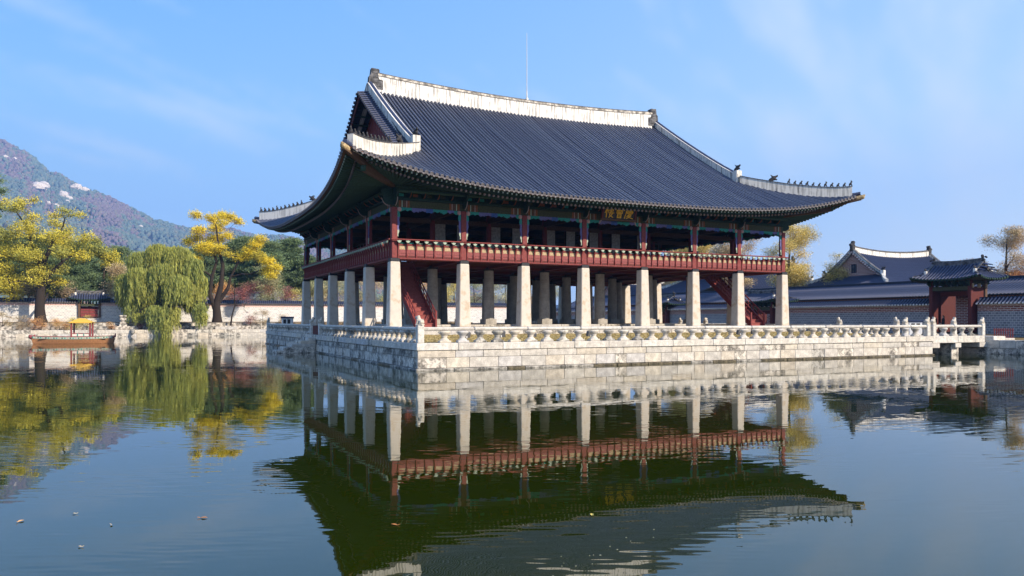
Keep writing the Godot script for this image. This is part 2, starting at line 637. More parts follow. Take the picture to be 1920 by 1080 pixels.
# wind ripples: short waves in patches, as slopes twenty times too steep (normal_scale brings them back)
func ripples() -> ImageTexture:
	var s := 1024
	var r := RandomNumberGenerator.new()
	r.seed = 6
	var mask := FastNoiseLite.new()
	mask.seed = 4
	mask.frequency = 0.006
	mask.fractal_octaves = 3
	var mk := mask.get_seamless_image(s, s).get_data()
	var waves := []
	for i in 30:
		var fx := r.randi_range(-34, 34)
		var fy := r.randi_range(36, 200) * (1 if r.randf() < 0.8 else -1)
		var kk := Vector2(fx, fy)
		waves.push_back([kk, r.randf() * TAU, 0.8 / pow(kk.length(), 1.05)])
	var f2 := FastNoiseLite.new()
	f2.seed = 8
	f2.frequency = 0.03
	f2.fractal_octaves = 3
	var nz := f2.get_seamless_image(s, s).get_data()
	# separable sines: each wave as products of tables
	var hgt := PackedFloat32Array()
	hgt.resize(s * s)
	for wv in waves:
		var kk: Vector2 = wv[0]
		var sx := PackedFloat32Array()
		var cx := PackedFloat32Array()
		sx.resize(s); cx.resize(s)
		for i in s:
			sx[i] = sin(TAU * kk.x * i / s + wv[1]); cx[i] = cos(TAU * kk.x * i / s + wv[1])
		var amp: float = wv[2]
		for j in s:
			var sy := sin(TAU * kk.y * j / s) * amp
			var cy := cos(TAU * kk.y * j / s) * amp
			var o := j * s
			for i in s:
				hgt[o + i] += sx[i] * cy + cx[i] * sy
	for i in s * s:
		hgt[i] = hgt[i] * (0.12 + 1.5 * smoothstep(0.42, 0.78, mk[i] / 255.0)) + nz[i] / 255.0 * 0.10
	var out := PackedByteArray()
	out.resize(s * s * 3)
	for j in s:
		for i in s:
			var dx := (hgt[j * s + (i + 1) % s] - hgt[j * s + (i + s - 1) % s]) * 3.2
			var dy := (hgt[((j + 1) % s) * s + i] - hgt[((j + s - 1) % s) * s + i]) * 3.2
			var nn := Vector3(-dx, -dy, 1.0).normalized()
			var o := (j * s + i) * 3
			out[o] = int(nn.x * 127.5 + 127.5); out[o + 1] = int(nn.y * 127.5 + 127.5); out[o + 2] = int(nn.z * 127.5 + 127.5)
	return tex(Image.create_from_data(s, s, false, Image.FORMAT_RGB8, out))

# ------------------------------------------------------------------ ground, water, hills
func setting() -> void:
	# the water: one sheet turned so that its ripples cross the camera's line of sight
	var w := MB.new()
	w.sheet([[Vector3(-70, 0, -95), Vector3(70, 0, -95)], [Vector3(-70, 0, 60), Vector3(70, 0, 60)]])
	var b := Basis(Vector3.UP, deg_to_rad(-25.9))
	w.uvs = true
	for p in w.v:
		var q := b.inverse() * p
		w.t.push_back(Vector2(q.x, q.z) / 26.0)
	tag(build("water", w, M.water), "dark green pond water with small wind ripples", "", "", "structure")
	# the ground round the pond: a frame out to the horizon, stepped up behind the north bank
	var g := MB.new()
	var far := 3000.0
	g.quad(Vector3(-far, BANK, 47), Vector3(far, BANK, 47), Vector3(far, BANK, far), Vector3(-far, BANK, far), Vector3.UP)
	g.quad(Vector3(44.8, BANK, -88.4), Vector3(far, BANK, -88.4), Vector3(far, BANK, 47), Vector3(44.8, BANK, 47), Vector3.UP)
	g.quad(Vector3(-far, BANK, -88.4), Vector3(-60, BANK, -88.4), Vector3(-60, BANK, 47), Vector3(-far, BANK, 47), Vector3.UP)
	var prof := [[-88.4, BANK], [-90.3, 1.10], [-90.6, 1.10], [-90.61, 1.6], [-92.2, 1.66], [-92.21, 2.16], [-98.0, 2.35], [-140.0, 2.6], [-400.0, 6.0], [-far, 6.0]]
	for i in prof.size() - 1:
		g.quad(Vector3(-far, prof[i][1], prof[i][0]), Vector3(44.8, prof[i][1], prof[i][0]), Vector3(44.8, prof[i + 1][1], prof[i + 1][0]), Vector3(-far, prof[i + 1][1], prof[i + 1][0]), Vector3(0, 1, 0.1))
		g.quad(Vector3(44.8, BANK, prof[i][0]), Vector3(far, BANK, prof[i][0]), Vector3(far, BANK, prof[i + 1][0]), Vector3(44.8, BANK, prof[i + 1][0]), Vector3.UP)
	for e in [[-60.0, -88.4, 44.8, -88.4], [44.8, -88.4, 44.8, 47.0], [44.8, 47.0, -60.0, 47.0], [-60.0, 47.0, -60.0, -88.4]]:
		g.quad(Vector3(e[0], -1, e[1]), Vector3(e[2], -1, e[3]), Vector3(e[2], BANK, e[3]), Vector3(e[0], BANK, e[1]))
	tag(build("ground", g, M.earth), "bare earth and fallen leaves round the pond", "", "", "structure")
	hills()

# the hill behind the north-west: its skyline by bearing, a rough wooded flank, bare rock domes
func hills() -> void:
	var eye := Vector3(-15.31, EYE, 49.43)
	var look := Vector3(sin(deg_to_rad(25.9)), 0, -cos(deg_to_rad(25.9)))
	var right := Vector3(-look.z, 0, look.x)
	# (sideways slope, rise) of the skyline as tangents from the pond's south bank
	var sky := [[-1.5, .02], [-1.15, .12], [-0.9, .22], [-0.76, .245], [-0.662, .2320], [-0.64, .2245], [-0.62, .2065], [-0.593, .1895], [-0.56, .1710], [-0.524, .1575], [-0.49, .1420], [-0.455, .1275], [-0.414, .1160], [-0.373, .1165], [-0.33, .1090], [-0.297, .1060], [-0.269, .1020], [-0.235, .096], [-0.207, .089], [-0.15, .070], [-0.08, .045], [0.0, .025], [0.1, .016], [0.3, .006]]
	var f := FastNoiseLite.new()
	f.seed = 2
	f.frequency = 0.0024
	f.fractal_octaves = 4
	var rows := []
	var na := 120
	var nb := 40
	for jb in nb + 1:
		var t := float(jb) / nb
		var row := []
		for ia in na + 1:
			var a := lerpf(-1.5, 0.3, float(ia) / na)
			var k := 0
			while k < sky.size() - 2 and sky[k + 1][0] < a:
				k += 1
			var rise := lerpf(sky[k][1], sky[k + 1][1], smoothstep(0, 1, clampf((a - sky[k][0]) / (sky[k + 1][0] - sky[k][0]), 0, 1)) * 0.5 + 0.5 * clampf((a - sky[k][0]) / (sky[k + 1][0] - sky[k][0]), 0, 1))
			var dist := lerpf(700.0, 2600.0, minf(t / 0.8, 1.0)) + maxf(t - 0.8, 0.0) * 1500.0
			var top := rise * 2600.0 + EYE + (f.get_noise_1d(a * 9000.0) * 16.0 + f.get_noise_1d(a * 30000.0 + 77.0) * 7.0) * clampf(rise * 12.0, 0.2, 1.0)
			var p := eye + (look + right * a) * dist
			var tt := minf(t / 0.8, 1.0)
			var y := 4.0 + (top - 4.0) * (tt * 0.55 + 0.45 * tt * tt * tt)
			if t > 0.8:
				y = top * (1.0 - (t - 0.8) * 2.2)
			var rough := f.get_noise_2d(p.x, p.z) * 72.0 + f.get_noise_2d(p.x * 2.6 + 500.0, p.z * 2.6) * 26.0
			y += rough * sin(PI * clampf(tt, 0, 1)) * clampf(rise * 8.0, 0.1, 1.0) * (1.0 if t < 0.8 else 0.0)
			row.push_back(Vector3(p.x, y, p.z))
		rows.push_back(row)
	var h := MB.new()
	h.sheet(rows)
	var hill := build("hill", h, M.hill)
	tag(hill, "high wooded hill with bare rock domes in autumn haze", "", "", "structure")
	# its wood: crowns too many to count
	var crown := blob_crown(3)
	var where := []
	var tint := []
	var cols := [lin(.014, .026, .020), lin(.018, .030, .020), lin(.026, .030, .018), lin(.031, .019, .021), lin(.036, .022, .025), lin(.027, .017, .020), lin(.032, .025, .018), lin(.012, .022, .018)]
	var zone := FastNoiseLite.new()
	zone.seed = 31
	zone.frequency = 0.0052
	zone.fractal_octaves = 3
	for i in 52000:
		var a := rng.randf_range(-0.82, -0.02)
		var t := pow(rng.randf(), 0.8) * 0.82
		var fi := (a + 1.5) / 1.8 * na
		var fj := t * nb
		var i0 := int(fi)
		var j0 := int(fj)
		var p: Vector3 = rows[j0][i0].lerp(rows[j0][i0 + 1], fi - i0).lerp(rows[j0 + 1][i0].lerp(rows[j0 + 1][i0 + 1], fi - i0), fj - j0)
		var z := zone.get_noise_2d(p.x, p.y * 2.0 + p.z)
		var c: Color
		if z + rng.randf_range(-0.16, 0.16) > 0.13:
			c = cols[3 + rng.randi() % 4]
		else:
			c = cols[[0, 1, 2, 7][rng.randi() % 4]]
		var s := rng.randf_range(2.8, 6.2) * (0.8 + t * 0.5)
		where.push_back(Transform3D(Basis(Vector3.UP, rng.randf() * TAU).scaled(Vector3(s, s * rng.randf_range(0.8, 1.5), s)), p + Vector3(0, s * 0.45, 0)))
		tint.push_back(c * rng.randf_range(0.84, 1.12))
	many("wood", crown, where, hill, tint)
	# bare granite: low domes pushed through the trees
	for d in [[-0.6135, .169, 16.0, 9.0], [-0.606, .1715, 10.0, 8.0], [-0.564, .1685, 12.0, 9.0], [-0.554, .166, 10.0, 7.0], [-0.580, .1590, 9.0, 8.0], [-0.574, .1545, 8.0, 6.0], [-0.655, .208, 6.0, 5.0], [-0.643, .206, 4.0, 4.0], [-0.59, .145, 5.0, 5.0], [-0.575, .1505, 4.0, 4.0], [-0.48, .118, 4.0, 4.0], [-0.60, .149, 4.0, 4.0]]:
		# found where the line of that bearing and rise meets the flank
		var p = eye
		for st in 400:
			var dist := 760.0 + st * 4.8
			var q: Vector3 = eye + (look + right * d[0]) * dist + Vector3(0, d[1] * dist, 0)
			p = q
			if q.y < flank_height(rows, na, nb, d[0], dist):
				break
		var m := rock_dome(int(d[0] * 5000 + d[1] * 900))
		put("rock_dome", m, hill, Transform3D(Basis(Vector3.UP, rng.randf() * TAU).scaled(Vector3(d[2], d[3], d[2]) * 1.9), p + Vector3(0, 5.0, 0)), M.rock)

func flank_height(rows: Array, na: int, nb: int, a: float, dist: float) -> float:
	var t := 0.8 * (dist - 700.0) / 1900.0
	if t >= 0.8:
		return 1e6
	var fi := clampf((a + 1.5) / 1.8 * na, 0.0, na - 1.01)
	var fj := clampf(t * nb, 0.0, nb - 1.01)
	var i0 := int(fi)
	var j0 := int(fj)
	return lerpf(lerpf(rows[j0][i0].y, rows[j0][i0 + 1].y, fi - i0), lerpf(rows[j0 + 1][i0].y, rows[j0 + 1][i0 + 1].y, fi - i0), fj - j0)

func rock_dome(sd: int) -> ArrayMesh:
	var f := FastNoiseLite.new()
	f.seed = sd
	f.frequency = 0.9
	var rows := []
	for j in 9:
		var row := []
		for i in 17:
			var a := TAU * i / 16.0
			var e := PI * (j / 8.0)
			var d := Vector3(cos(a) * sin(e), cos(e), sin(a) * sin(e))
			row.push_back(d * (0.85 + 0.30 * f.get_noise_3dv(d * 1.3) + 0.12 * f.get_noise_3dv(d * 4.0)))
		rows.push_back(row)
	var b := MB.new()
	for j in 8:
		for i in 16:
			var m: Vector3 = rows[j][i] + rows[j + 1][i + 1]
			b.quad(rows[j][i], rows[j][i + 1], rows[j + 1][i + 1], rows[j + 1][i], m)
	return b.mesh()

func blob_crown(sd: int) -> ArrayMesh:
	var f := FastNoiseLite.new()
	f.seed = sd
	f.frequency = 1.4
	var b := MB.new()
	var rows := []
	for j in 6:
		var row := []
		for i in 8:
			var a := TAU * (i % 7) / 7.0
			var e := PI * (j / 5.0)
			var d := Vector3(cos(a) * sin(e), cos(e), sin(a) * sin(e))
			row.push_back(d * (0.9 + 0.5 * f.get_noise_3dv(d * 1.6)))
		rows.push_back(row)
	for j in 5:
		for i in 7:
			b.quad(rows[j][i], rows[j][i + 1], rows[j + 1][i + 1], rows[j + 1][i], rows[j][i] + rows[j + 1][i + 1])
	return b.mesh(M.needle)

# ------------------------------------------------------------------ carved and living bodies: one skin round tapered bones
# bones: [from, to, radius at from, radius at to]
func skin(bones: Array, cell: float, blend: float, mb: MB) -> void:
	var lo := Vector3.ONE * 1e9
	var hi := -lo
	for b in bones:
		for e in 2:
			var r := Vector3.ONE * (float(b[2 + e]) + cell * 2.0)
			lo = lo.min(b[e] - r)
			hi = hi.max(b[e] + r)
	var nx := int((hi.x - lo.x) / cell) + 2
	var ny := int((hi.y - lo.y) / cell) + 2
	var nz := int((hi.z - lo.z) / cell) + 2
	var f := PackedFloat32Array()
	f.resize(nx * ny * nz)
	f.fill(1.0)
	for b in bones:
		var a: Vector3 = b[0]
		var ab: Vector3 = b[1] - b[0]
		var l2 := maxf(ab.length_squared(), 1e-9)
		var ra: float = b[2]
		var rb: float = b[3]
		var rm := maxf(ra, rb) + cell * 2.5 + blend
		var l: Vector3 = ((a.min(b[1]) - Vector3.ONE * rm - lo) / cell).floor()
		var h: Vector3 = ((a.max(b[1]) + Vector3.ONE * rm - lo) / cell).ceil()
		for k in range(maxi(int(l.z), 0), mini(int(h.z) + 1, nz)):
			for j in range(maxi(int(l.y), 0), mini(int(h.y) + 1, ny)):
				for i in range(maxi(int(l.x), 0), mini(int(h.x) + 1, nx)):
					var p := lo + Vector3(i, j, k) * cell
					var t := clampf((p - a).dot(ab) / l2, 0.0, 1.0)
					var d := p.distance_to(a + ab * t) - lerpf(ra, rb, t)
					var o := (k * ny + j) * nx + i
					var g := f[o]
					var hh := maxf(blend - absf(d - g), 0.0) / blend
					f[o] = minf(d, g) - hh * hh * blend * 0.25
	var at := {}
	for k in nz - 1:
		for j in ny - 1:
			for i in nx - 1:
				var o := (k * ny + j) * nx + i
				var s := 0
				var sum := Vector3.ZERO
				var c := 0
				var q := [f[o], f[o + 1], f[o + nx], f[o + nx + 1], f[o + nx * ny], f[o + nx * ny + 1], f[o + nx * ny + nx], f[o + nx * ny + nx + 1]]
				for e in 8:
					if q[e] < 0.0:
						s |= 1 << e
				if s == 0 or s == 255:
					continue
				for e in [[0, 1], [2, 3], [4, 5], [6, 7], [0, 2], [1, 3], [4, 6], [5, 7], [0, 4], [1, 5], [2, 6], [3, 7]]:
					var u: float = q[e[0]]
					var w: float = q[e[1]]
					if (u < 0.0) != (w < 0.0):
						var t := u / (u - w)
						var p0 := Vector3(e[0] & 1, (e[0] >> 1) & 1, e[0] >> 2)
						var p1 := Vector3(e[1] & 1, (e[1] >> 1) & 1, e[1] >> 2)
						sum += p0.lerp(p1, t)
						c += 1
				var g := Vector3(q[1] + q[3] + q[5] + q[7] - q[0] - q[2] - q[4] - q[6], q[2] + q[3] + q[6] + q[7] - q[0] - q[1] - q[4] - q[5], q[4] + q[5] + q[6] + q[7] - q[0] - q[1] - q[2] - q[3])
				at[o] = mb.v.size()
				mb.v.push_back(lo + (Vector3(i, j, k) + sum / c) * cell)
				mb.n.push_back(g.normalized())
	for o in at:
		var i: int = o % nx
		var j: int = (o / nx) % ny
		var k: int = o / (nx * ny)
		var inn := f[o] < 0.0
		for e in [[1, nx, nx * ny, j, k], [nx, 1, nx * ny, i, k], [nx * ny, 1, nx, i, j]]:
			if (f[o + e[0]] < 0.0) != inn and e[3] > 0 and e[4] > 0:
				var a: int = at.get(o, -1)
				var b: int = at.get(o - e[1], -1)
				var c: int = at.get(o - e[1] - e[2], -1)
				var d: int = at.get(o - e[2], -1)
				if a >= 0 and b >= 0 and c >= 0 and d >= 0:
					mb.x.append_array(PackedInt32Array([a, b, c, a, c, d]))

# a crouching guardian beast on a post, looking along +x
func beast_mesh() -> ArrayMesh:
	if cache.has("beast"):
		return cache["beast"]
	var b := MB.new()
	b.box(Vector3(0, 0.04, 0), Vector3(0.40, 0.08, 0.32), Basis(), 0.02)
	skin([
		[Vector3(-0.10, 0.17, 0), Vector3(0.04, 0.26, 0), 0.135, 0.12],
		[Vector3(0.04, 0.26, 0), Vector3(0.10, 0.40, 0), 0.11, 0.10],
		[Vector3(0.10, 0.42, 0), Vector3(0.20, 0.40, 0), 0.105, 0.075],
		[Vector3(0.07, 0.49, 0.06), Vector3(0.05, 0.52, 0.075), 0.03, 0.02], [Vector3(0.07, 0.49, -0.06), Vector3(0.05, 0.52, -0.075), 0.03, 0.02],
		[Vector3(0.10, 0.27, 0.09), Vector3(0.13, 0.09, 0.09), 0.05, 0.045], [Vector3(0.10, 0.27, -0.09), Vector3(0.13, 0.09, -0.09), 0.05, 0.045],
		[Vector3(-0.10, 0.17, 0.10), Vector3(-0.02, 0.10, 0.13), 0.075, 0.045], [Vector3(-0.10, 0.17, -0.10), Vector3(-0.02, 0.10, -0.13), 0.075, 0.045],
		[Vector3(-0.19, 0.14, 0), Vector3(-0.17, 0.33, 0), 0.04, 0.03],
	], 0.03, 0.04, b)
	cache["beast"] = b.mesh(M.granite_2)
	return cache["beast"]

# ------------------------------------------------------------------ stone courses
func pick_stone(dirty := 0.12) -> Material:
	var q := rng.randf()
	if q < dirty * 0.4:
		return M["granite_dark_%d" % (rng.randi() % 3)]
	if q < dirty * 1.6:
		return M["granite_stained_%d" % (rng.randi() % 3)]
	return M["granite_%d" % (rng.randi() % 7)]

# lays stones end to end from a towards b; the face looks to out
func course(parent: Node, called: String, a: Vector3, b: Vector3, out: Vector3, y0: float, y1: float, l0: float, l1: float, depth: float, bev: float, dirty := 0.12, mats := []) -> void:
	var d := (b - a).normalized()
	var total := a.distance_to(b)
	var at := 0.0
	var basis := Basis(d, Vector3.UP, d.cross(Vector3.UP))
	while at < total - 0.05:
		var l := snappedf(rng.randf_range(l0, l1), 0.1)
		if total - at - l < l0 * 0.6:
			l = total - at
		var jit := rng.randf_range(-0.012, 0.012)
		var c := a + d * (at + l * 0.5) + out * (jit - depth * 0.5)
		c.y = (y0 + y1) * 0.5
		var m: Material = mats[rng.randi() % mats.size()] if mats.size() else pick_stone(dirty)
		put(called, bev_box(Vector3(l - 0.016, y1 - y0 - 0.012, depth), bev), parent, Transform3D(basis, c), m)
		at += l

func baluster_mesh() -> ArrayMesh:
	if not cache.has("baluster"):
		var b := MB.new()
		b.box(Vector3(0, 0.055, 0), Vector3(0.64, 0.12, 0.38), Basis(), 0.025)
		b.lathe([Vector2(0.29, 0.11), Vector2(0.28, 0.15), Vector2(0.20, 0.21), Vector2(0.16, 0.26), Vector2(0.155, 0.29), Vector2(0.185, 0.31), Vector2(0.185, 0.34), Vector2(0.165, 0.36), Vector2(0.22, 0.41), Vector2(0.29, 0.48), Vector2(0.33, 0.55), Vector2(0.32, 0.60), Vector2(0.24, 0.64)], 12, Vector3.ZERO, 1.0, 0.62)
		for s in [-1, 1]:        # the curled leaves at both sides of the bowl
			b.lathe([Vector2(0.0, -0.07), Vector2(0.05, -0.05), Vector2(0.07, 0.0), Vector2(0.05, 0.05), Vector2(0.0, 0.07)], 8, Vector3(s * 0.27, 0.55, 0), 1.0, 1.5)
		cache["baluster"] = b.mesh()
	return cache["baluster"]

# posts: fractions where a statue post stands; the rest is rail on balusters
func balustrade(t: Node3D, a: Vector3, b: Vector3, y: float, statues: Array, dirty := 0.1, spacing := 1.0) -> void:
	var d := (b - a).normalized()
	var total := a.distance_to(b)
	var turn := Basis(d, Vector3.UP, d.cross(Vector3.UP))
	for s in statues:
		var p: Vector3 = a + d * float(s[0])
		var post := put("post", bev_box(Vector3(0.36, 0.92, 0.36), 0.03), t, Transform3D(turn, Vector3(p.x, y + 0.46, p.z)), M.granite_clean)
		put("statue", beast_mesh(), post, Transform3D(Basis(Vector3.UP, s[1]), Vector3(0, 0.46, 0)))
	var n := int(total / spacing)
	for i in n:
		var p := a + d * (total * (i + 0.5) / n)
		var near := false
		for s in statues:
			near = near or absf(total * (i + 0.5) / n - float(s[0])) < 0.40
		if near:
			continue
		put("baluster", baluster_mesh(), t, Transform3D(turn, Vector3(p.x, y, p.z)), pick_stone(dirty * 2.0))
	var at := 0.0
	while at < total - 0.05:
		var l := snappedf(rng.randf_range(2.4, 3.8), 0.2)
		if total - at - l < 1.2:
			l = total - at
		var p := a + d * (at + l * 0.5)
		put("rail", bev_box(Vector3(l - 0.015, 0.19, 0.26), 0.055), t, Transform3D(turn, Vector3(p.x, y + 0.735, p.z)), [M.granite_clean, M.granite_6, M.granite_1][rng.randi() % 3])
		at += l

func platform() -> void:
	var t := thing("stone_platform", Vector3.ZERO, "long pale granite platform carrying the pavilion above the pond", "platform")
	var core := MB.new()
	core.box(Vector3((XW + XE) / 2, 0.0, (ZS + ZN) / 2), Vector3(XE - XW - 0.5, 2.7, ZS - ZN - 0.5))
	build("core", core, M.granite_dark_1, t)
	# south face, towards the sun
	var a := Vector3(XW, 0, ZS)
	var b := Vector3(XE, 0, ZS)
	course(t, "footing_stone", a + Vector3(-0.12, 0, 0.11), b + Vector3(0.1, 0, 0.11), Vector3.BACK, -0.4, 0.11, 1.0, 2.6, 0.5, 0.03, 0.5, [M.granite_wet, M.granite_wet, M.granite_dark_0])
	course(t, "wall_stone", a, b, Vector3.BACK, 0.11, 0.66, 0.6, 1.7, 0.5, 0.018, 0.05)
	course(t, "wall_stone", a, b, Vector3.BACK, 0.66, 1.04, 1.0, 2.4, 0.5, 0.022, 0.13)
	course(t, "coping_stone", a + Vector3(-0.07, 0, 0.07), b + Vector3(0.07, 0, 0.07), Vector3.BACK, 1.04, COP, 2.1, 3.1, 0.75, 0.025, 0.0, [M.granite_clean, M.granite_6, M.granite_1, M.granite_0])
	# west face, in its own shade
	a = Vector3(XW, 0, ZN)
	b = Vector3(XW, 0, ZS)
	course(t, "footing_stone", a + Vector3(-0.11, 0, 0), b + Vector3(-0.11, 0, 0.0), Vector3.LEFT, -0.4, 0.11, 1.0, 2.6, 0.5, 0.03, 0.5, [M.granite_wet, M.granite_dark_0, M.granite_dark_1])
	course(t, "wall_stone", a, b - Vector3(0, 0, 0.5), Vector3.LEFT, 0.11, 0.66, 0.7, 1.8, 0.5, 0.02, 0.5)
	course(t, "wall_stone", a, b - Vector3(0, 0, 0.5), Vector3.LEFT, 0.66, 1.04, 1.0, 2.2, 0.5, 0.025, 0.7)
	course(t, "coping_stone", a + Vector3(-0.07, 0, 0), b + Vector3(-0.07, 0, -0.68), Vector3.LEFT, 1.04, COP, 1.2, 2.6, 0.75, 0.03, 0.2)
	# east face, seen only from the side
	a = Vector3(XE, 0, ZS - 0.5)
	b = Vector3(XE, 0, ZN)
	course(t, "wall_stone", a, b, Vector3.RIGHT, -0.4, 1.04, 1.4, 2.6, 0.5, 0.02, 0.2)
	course(t, "coping_stone", a + Vector3(0.07, 0, -0.18), b + Vector3(0.07, 0, 0), Vector3.RIGHT, 1.04, COP, 2.1, 3.1, 0.75, 0.025, 0.0, [M.granite_clean, M.granite_6])
	# the grass on top, rising a little towards the pavilion
	var lw := MB.new()
	var lo := [XW + 0.62, XE - 0.62, ZN + 0.6, ZS - 0.62]
	var hi := [-1.0, 35.4, -30.4, 1.0]
	var y0 := 1.385
	var y1 := 1.64
	lw.quad(Vector3(lo[0], y0, lo[3]), Vector3(lo[1], y0, lo[3]), Vector3(hi[1], y1, hi[3]), Vector3(hi[0], y1, hi[3]), Vector3.UP)
	lw.quad(Vector3(lo[0], y0, lo[2]), Vector3(lo[1], y0, lo[2]), Vector3(hi[1], y1, hi[2]), Vector3(hi[0], y1, hi[2]), Vector3.UP)
	lw.quad(Vector3(lo[0], y0, lo[2]), Vector3(lo[0], y0, lo[3]), Vector3(hi[0], y1, hi[3]), Vector3(hi[0], y1, hi[2]), Vector3.UP)
	lw.quad(Vector3(lo[1], y0, lo[2]), Vector3(lo[1], y0, lo[3]), Vector3(hi[1], y1, hi[3]), Vector3(hi[1], y1, hi[2]), Vector3.UP)
	var lawn := build("lawn", lw, M.lawn)
	tag(lawn, "dry straw-coloured grass on the platform round the pavilion", "", "", "structure")
	# short dry grass blades
	var bl := MB.new()
	for i in 9:
		var p := Vector3(rng.randf_range(-0.1, 0.1), 0, rng.randf_range(-0.1, 0.1))
		var tip := p + Vector3(rng.randf_range(-0.06, 0.06), rng.randf_range(0.02, 0.05), rng.randf_range(-0.06, 0.06))
		bl.tri(p - Vector3(0.012, 0, 0), p + Vector3(0.012, 0, 0), tip)
	var bm := bl.mesh(M.leaf)
	var where := []
	var tint := []
	for i in 9000:
		var x := rng.randf_range(XW + 0.7, XE - 0.7)
		var z := rng.randf_range(1.1, ZS - 0.7)
		var y := lerpf(y1, y0, (z - 1.0) / (ZS - 1.62))
		where.push_back(Transform3D(Basis(Vector3.UP, rng.randf() * TAU).scaled(Vector3.ONE * rng.randf_range(0.8, 1.7)), Vector3(x, y, z)))
		var g := rng.randf()
		tint.push_back(lin(.28, .165, .035).lerp(lin(.17, .15, .04), g * g * 0.7))
	many("grass", bm, where, lawn, tint)

	# steps down to the water on the west side
	var s := thing("water_steps", Vector3(XW, 0, -14.6), "worn stone steps going down to the water from the platform's side", "steps")
	for i in 5:
		var top := 1.22 - i * 0.25
		for k in 2:
			var len := 0.62 * (i + 1) + rng.randf_range(-0.05, 0.05)
			put("step", bev_box(Vector3(snappedf(len, 0.05), 0.25, 1.22), 0.03), s, Transform3D(Basis(), Vector3(-0.05 - len * 0.5, top - 0.125, 0.62 - k * 1.235)), pick_stone(0.2))
	# balustrades
	var f := thing("stone_balustrade", Vector3.ZERO, "sunlit granite balustrade along the platform's front edge", "balustrade", "stone balustrades of the platform and its bridge")
	balustrade(f, Vector3(XW + 0.02, 0, ZS - 0.20), Vector3(XE - 0.2, 0, ZS - 0.20), COP, [[0.18, PI * 0.75], [39.7, 0.0]], 0.12)
	var w := thing("stone_balustrade", Vector3.ZERO, "shaded granite balustrade from the near corner back to the water steps", "balustrade", "stone balustrades of the platform and its bridge")
	balustrade(w, Vector3(XW + 0.20, 0, ZS - 0.6), Vector3(XW + 0.20, 0, -12.9), COP, [[23.6, -PI / 2]], 0.3, 0.95)
	var w2 := thing("stone_balustrade", Vector3.ZERO, "short shaded granite balustrade beyond the water steps", "balustrade", "stone balustrades of the platform and its bridge")
	balustrade(w2, Vector3(XW + 0.20, 0, -15.9), Vector3(XW + 0.20, 0, ZN + 0.2), COP, [[0.2, -PI / 2], [24.0, PI]], 0.3, 0.95)
	var e := thing("stone_balustrade", Vector3.ZERO, "granite balustrade on the platform's far side, two beasts showing over the front rail", "balustrade", "stone balustrades of the platform and its bridge")
	balustrade(e, Vector3(XE - 0.2, 0, 8.8), Vector3(XE - 0.2, 0, -13.9), COP, [[0.2, 0.0], [5.6, 0.0], [22.5, 0.0]], 0.1)
	var e2 := thing("stone_balustrade", Vector3.ZERO, "granite balustrade on the platform's far side, glimpsed between the stone columns", "balustrade", "stone balustrades of the platform and its bridge")
	balustrade(e2, Vector3(XE - 0.2, 0, -17.6), Vector3(XE - 0.2, 0, ZN + 0.3), COP, [[0.2, 0.0], [3.9, 0.0]], 0.1)
	# a low wooden gate where the water steps begin
	var g := thing("wooden_gate", Vector3(XW + 0.2, COP, -14.4), "low red-brown wooden gate at the head of the water steps", "gate")
	for i in 6:
		put("slat", bev_box(Vector3(0.05, 0.72, 0.30), 0.008), g, Transform3D(Basis(), Vector3(0, 0.38, -1.1 + i * 0.43)), M.red_dark)
	for y in [0.18, 0.62]:
		put("crossbar", bev_box(Vector3(0.05, 0.07, 2.55), 0.01), g, Transform3D(Basis(), Vector3(0.055, y, 0)), M.red_dark)

# ------------------------------------------------------------------ hipped and gabled tile roofs
class Roof:
	var ax := 21.5      # half length and half depth at the corners of the eaves
	var az := 18.97
	var er := 0.7       # how far the eaves draw back between the corners
	var h0 := 11.01     # height of the eaves at their middle, lift of the corners
	var lift := 1.95
	var q := 3.4
	var R := 22.08      # height of the tiles under the ridge
	var c := 0.12       # sag of the slope
	var sag := 0.40     # dip of the ridge between its ends
	var rx := 14.75     # half length of the ridge
	var dl := 9.0       # how far up the slope the corners' lift reaches
	func out_at(side: bool, a: float) -> float:       # distance of the eave from the middle, along the front (false) or the end (true)
		var A := az if side else ax
		var O := ax if side else az
		return O - er * (1.0 - (a / A) * (a / A))
	func y(side: bool, a: float, d: float) -> float:
		var A := az if side else ax
		var w := az - er if side else out_at(false, a)
		var t := clampf(d / w, -0.1, 1.0)
		var f := maxf(0.0, 1.0 - maxf(d, 0.0) / dl)
		var v := h0 + (R - sag - h0) * (t - c * t * (1.0 - t)) + lift * pow(absf(a) / A, q) * pow(f, 1.5)
		var k := minf(absf(a) / rx, 1.0)
		return v + (sag * (1.0 if side else k * k)) * t * t
	func at(k: int, a: float, d: float) -> Vector3:   # side 0 front, 1 left end, 2 back, 3 right end
		var s := k % 2 == 1
		return turn(k, a, y(s, a, d), out_at(s, a) - d)
	func turn(k: int, a: float, yy: float, o: float) -> Vector3:
		match k:
			0: return Vector3(a, yy, o)
			1: return Vector3(-o, yy, a)
			2: return Vector3(-a, yy, -o)
		return Vector3(o, yy, -a)
	func reach(k: int, a: float) -> float:            # how far up a row of tiles runs
		if k % 2 == 1:
			return out_at(true, a) - maxf(rx - 0.25, ax - (az - absf(a)))
		if absf(a) <= rx:
			return out_at(false, a)
		return out_at(false, a) - (az - ax + absf(a))
	func along(k: int) -> Vector3:
		return [Vector3.RIGHT, Vector3.BACK, Vector3.LEFT, Vector3.FORWARD][k]
	func outward(k: int) -> Vector3:
		return [Vector3.BACK, Vector3.LEFT, Vector3.FORWARD, Vector3.RIGHT][k]
	func hip(sx: float, sz: float, w: float) -> Vector3:   # a point on a hip, w in from the corner
		var a := ax - w
		var z := az - w
		return Vector3(sx * a, y(false, a, out_at(false, a) - z), sz * z)

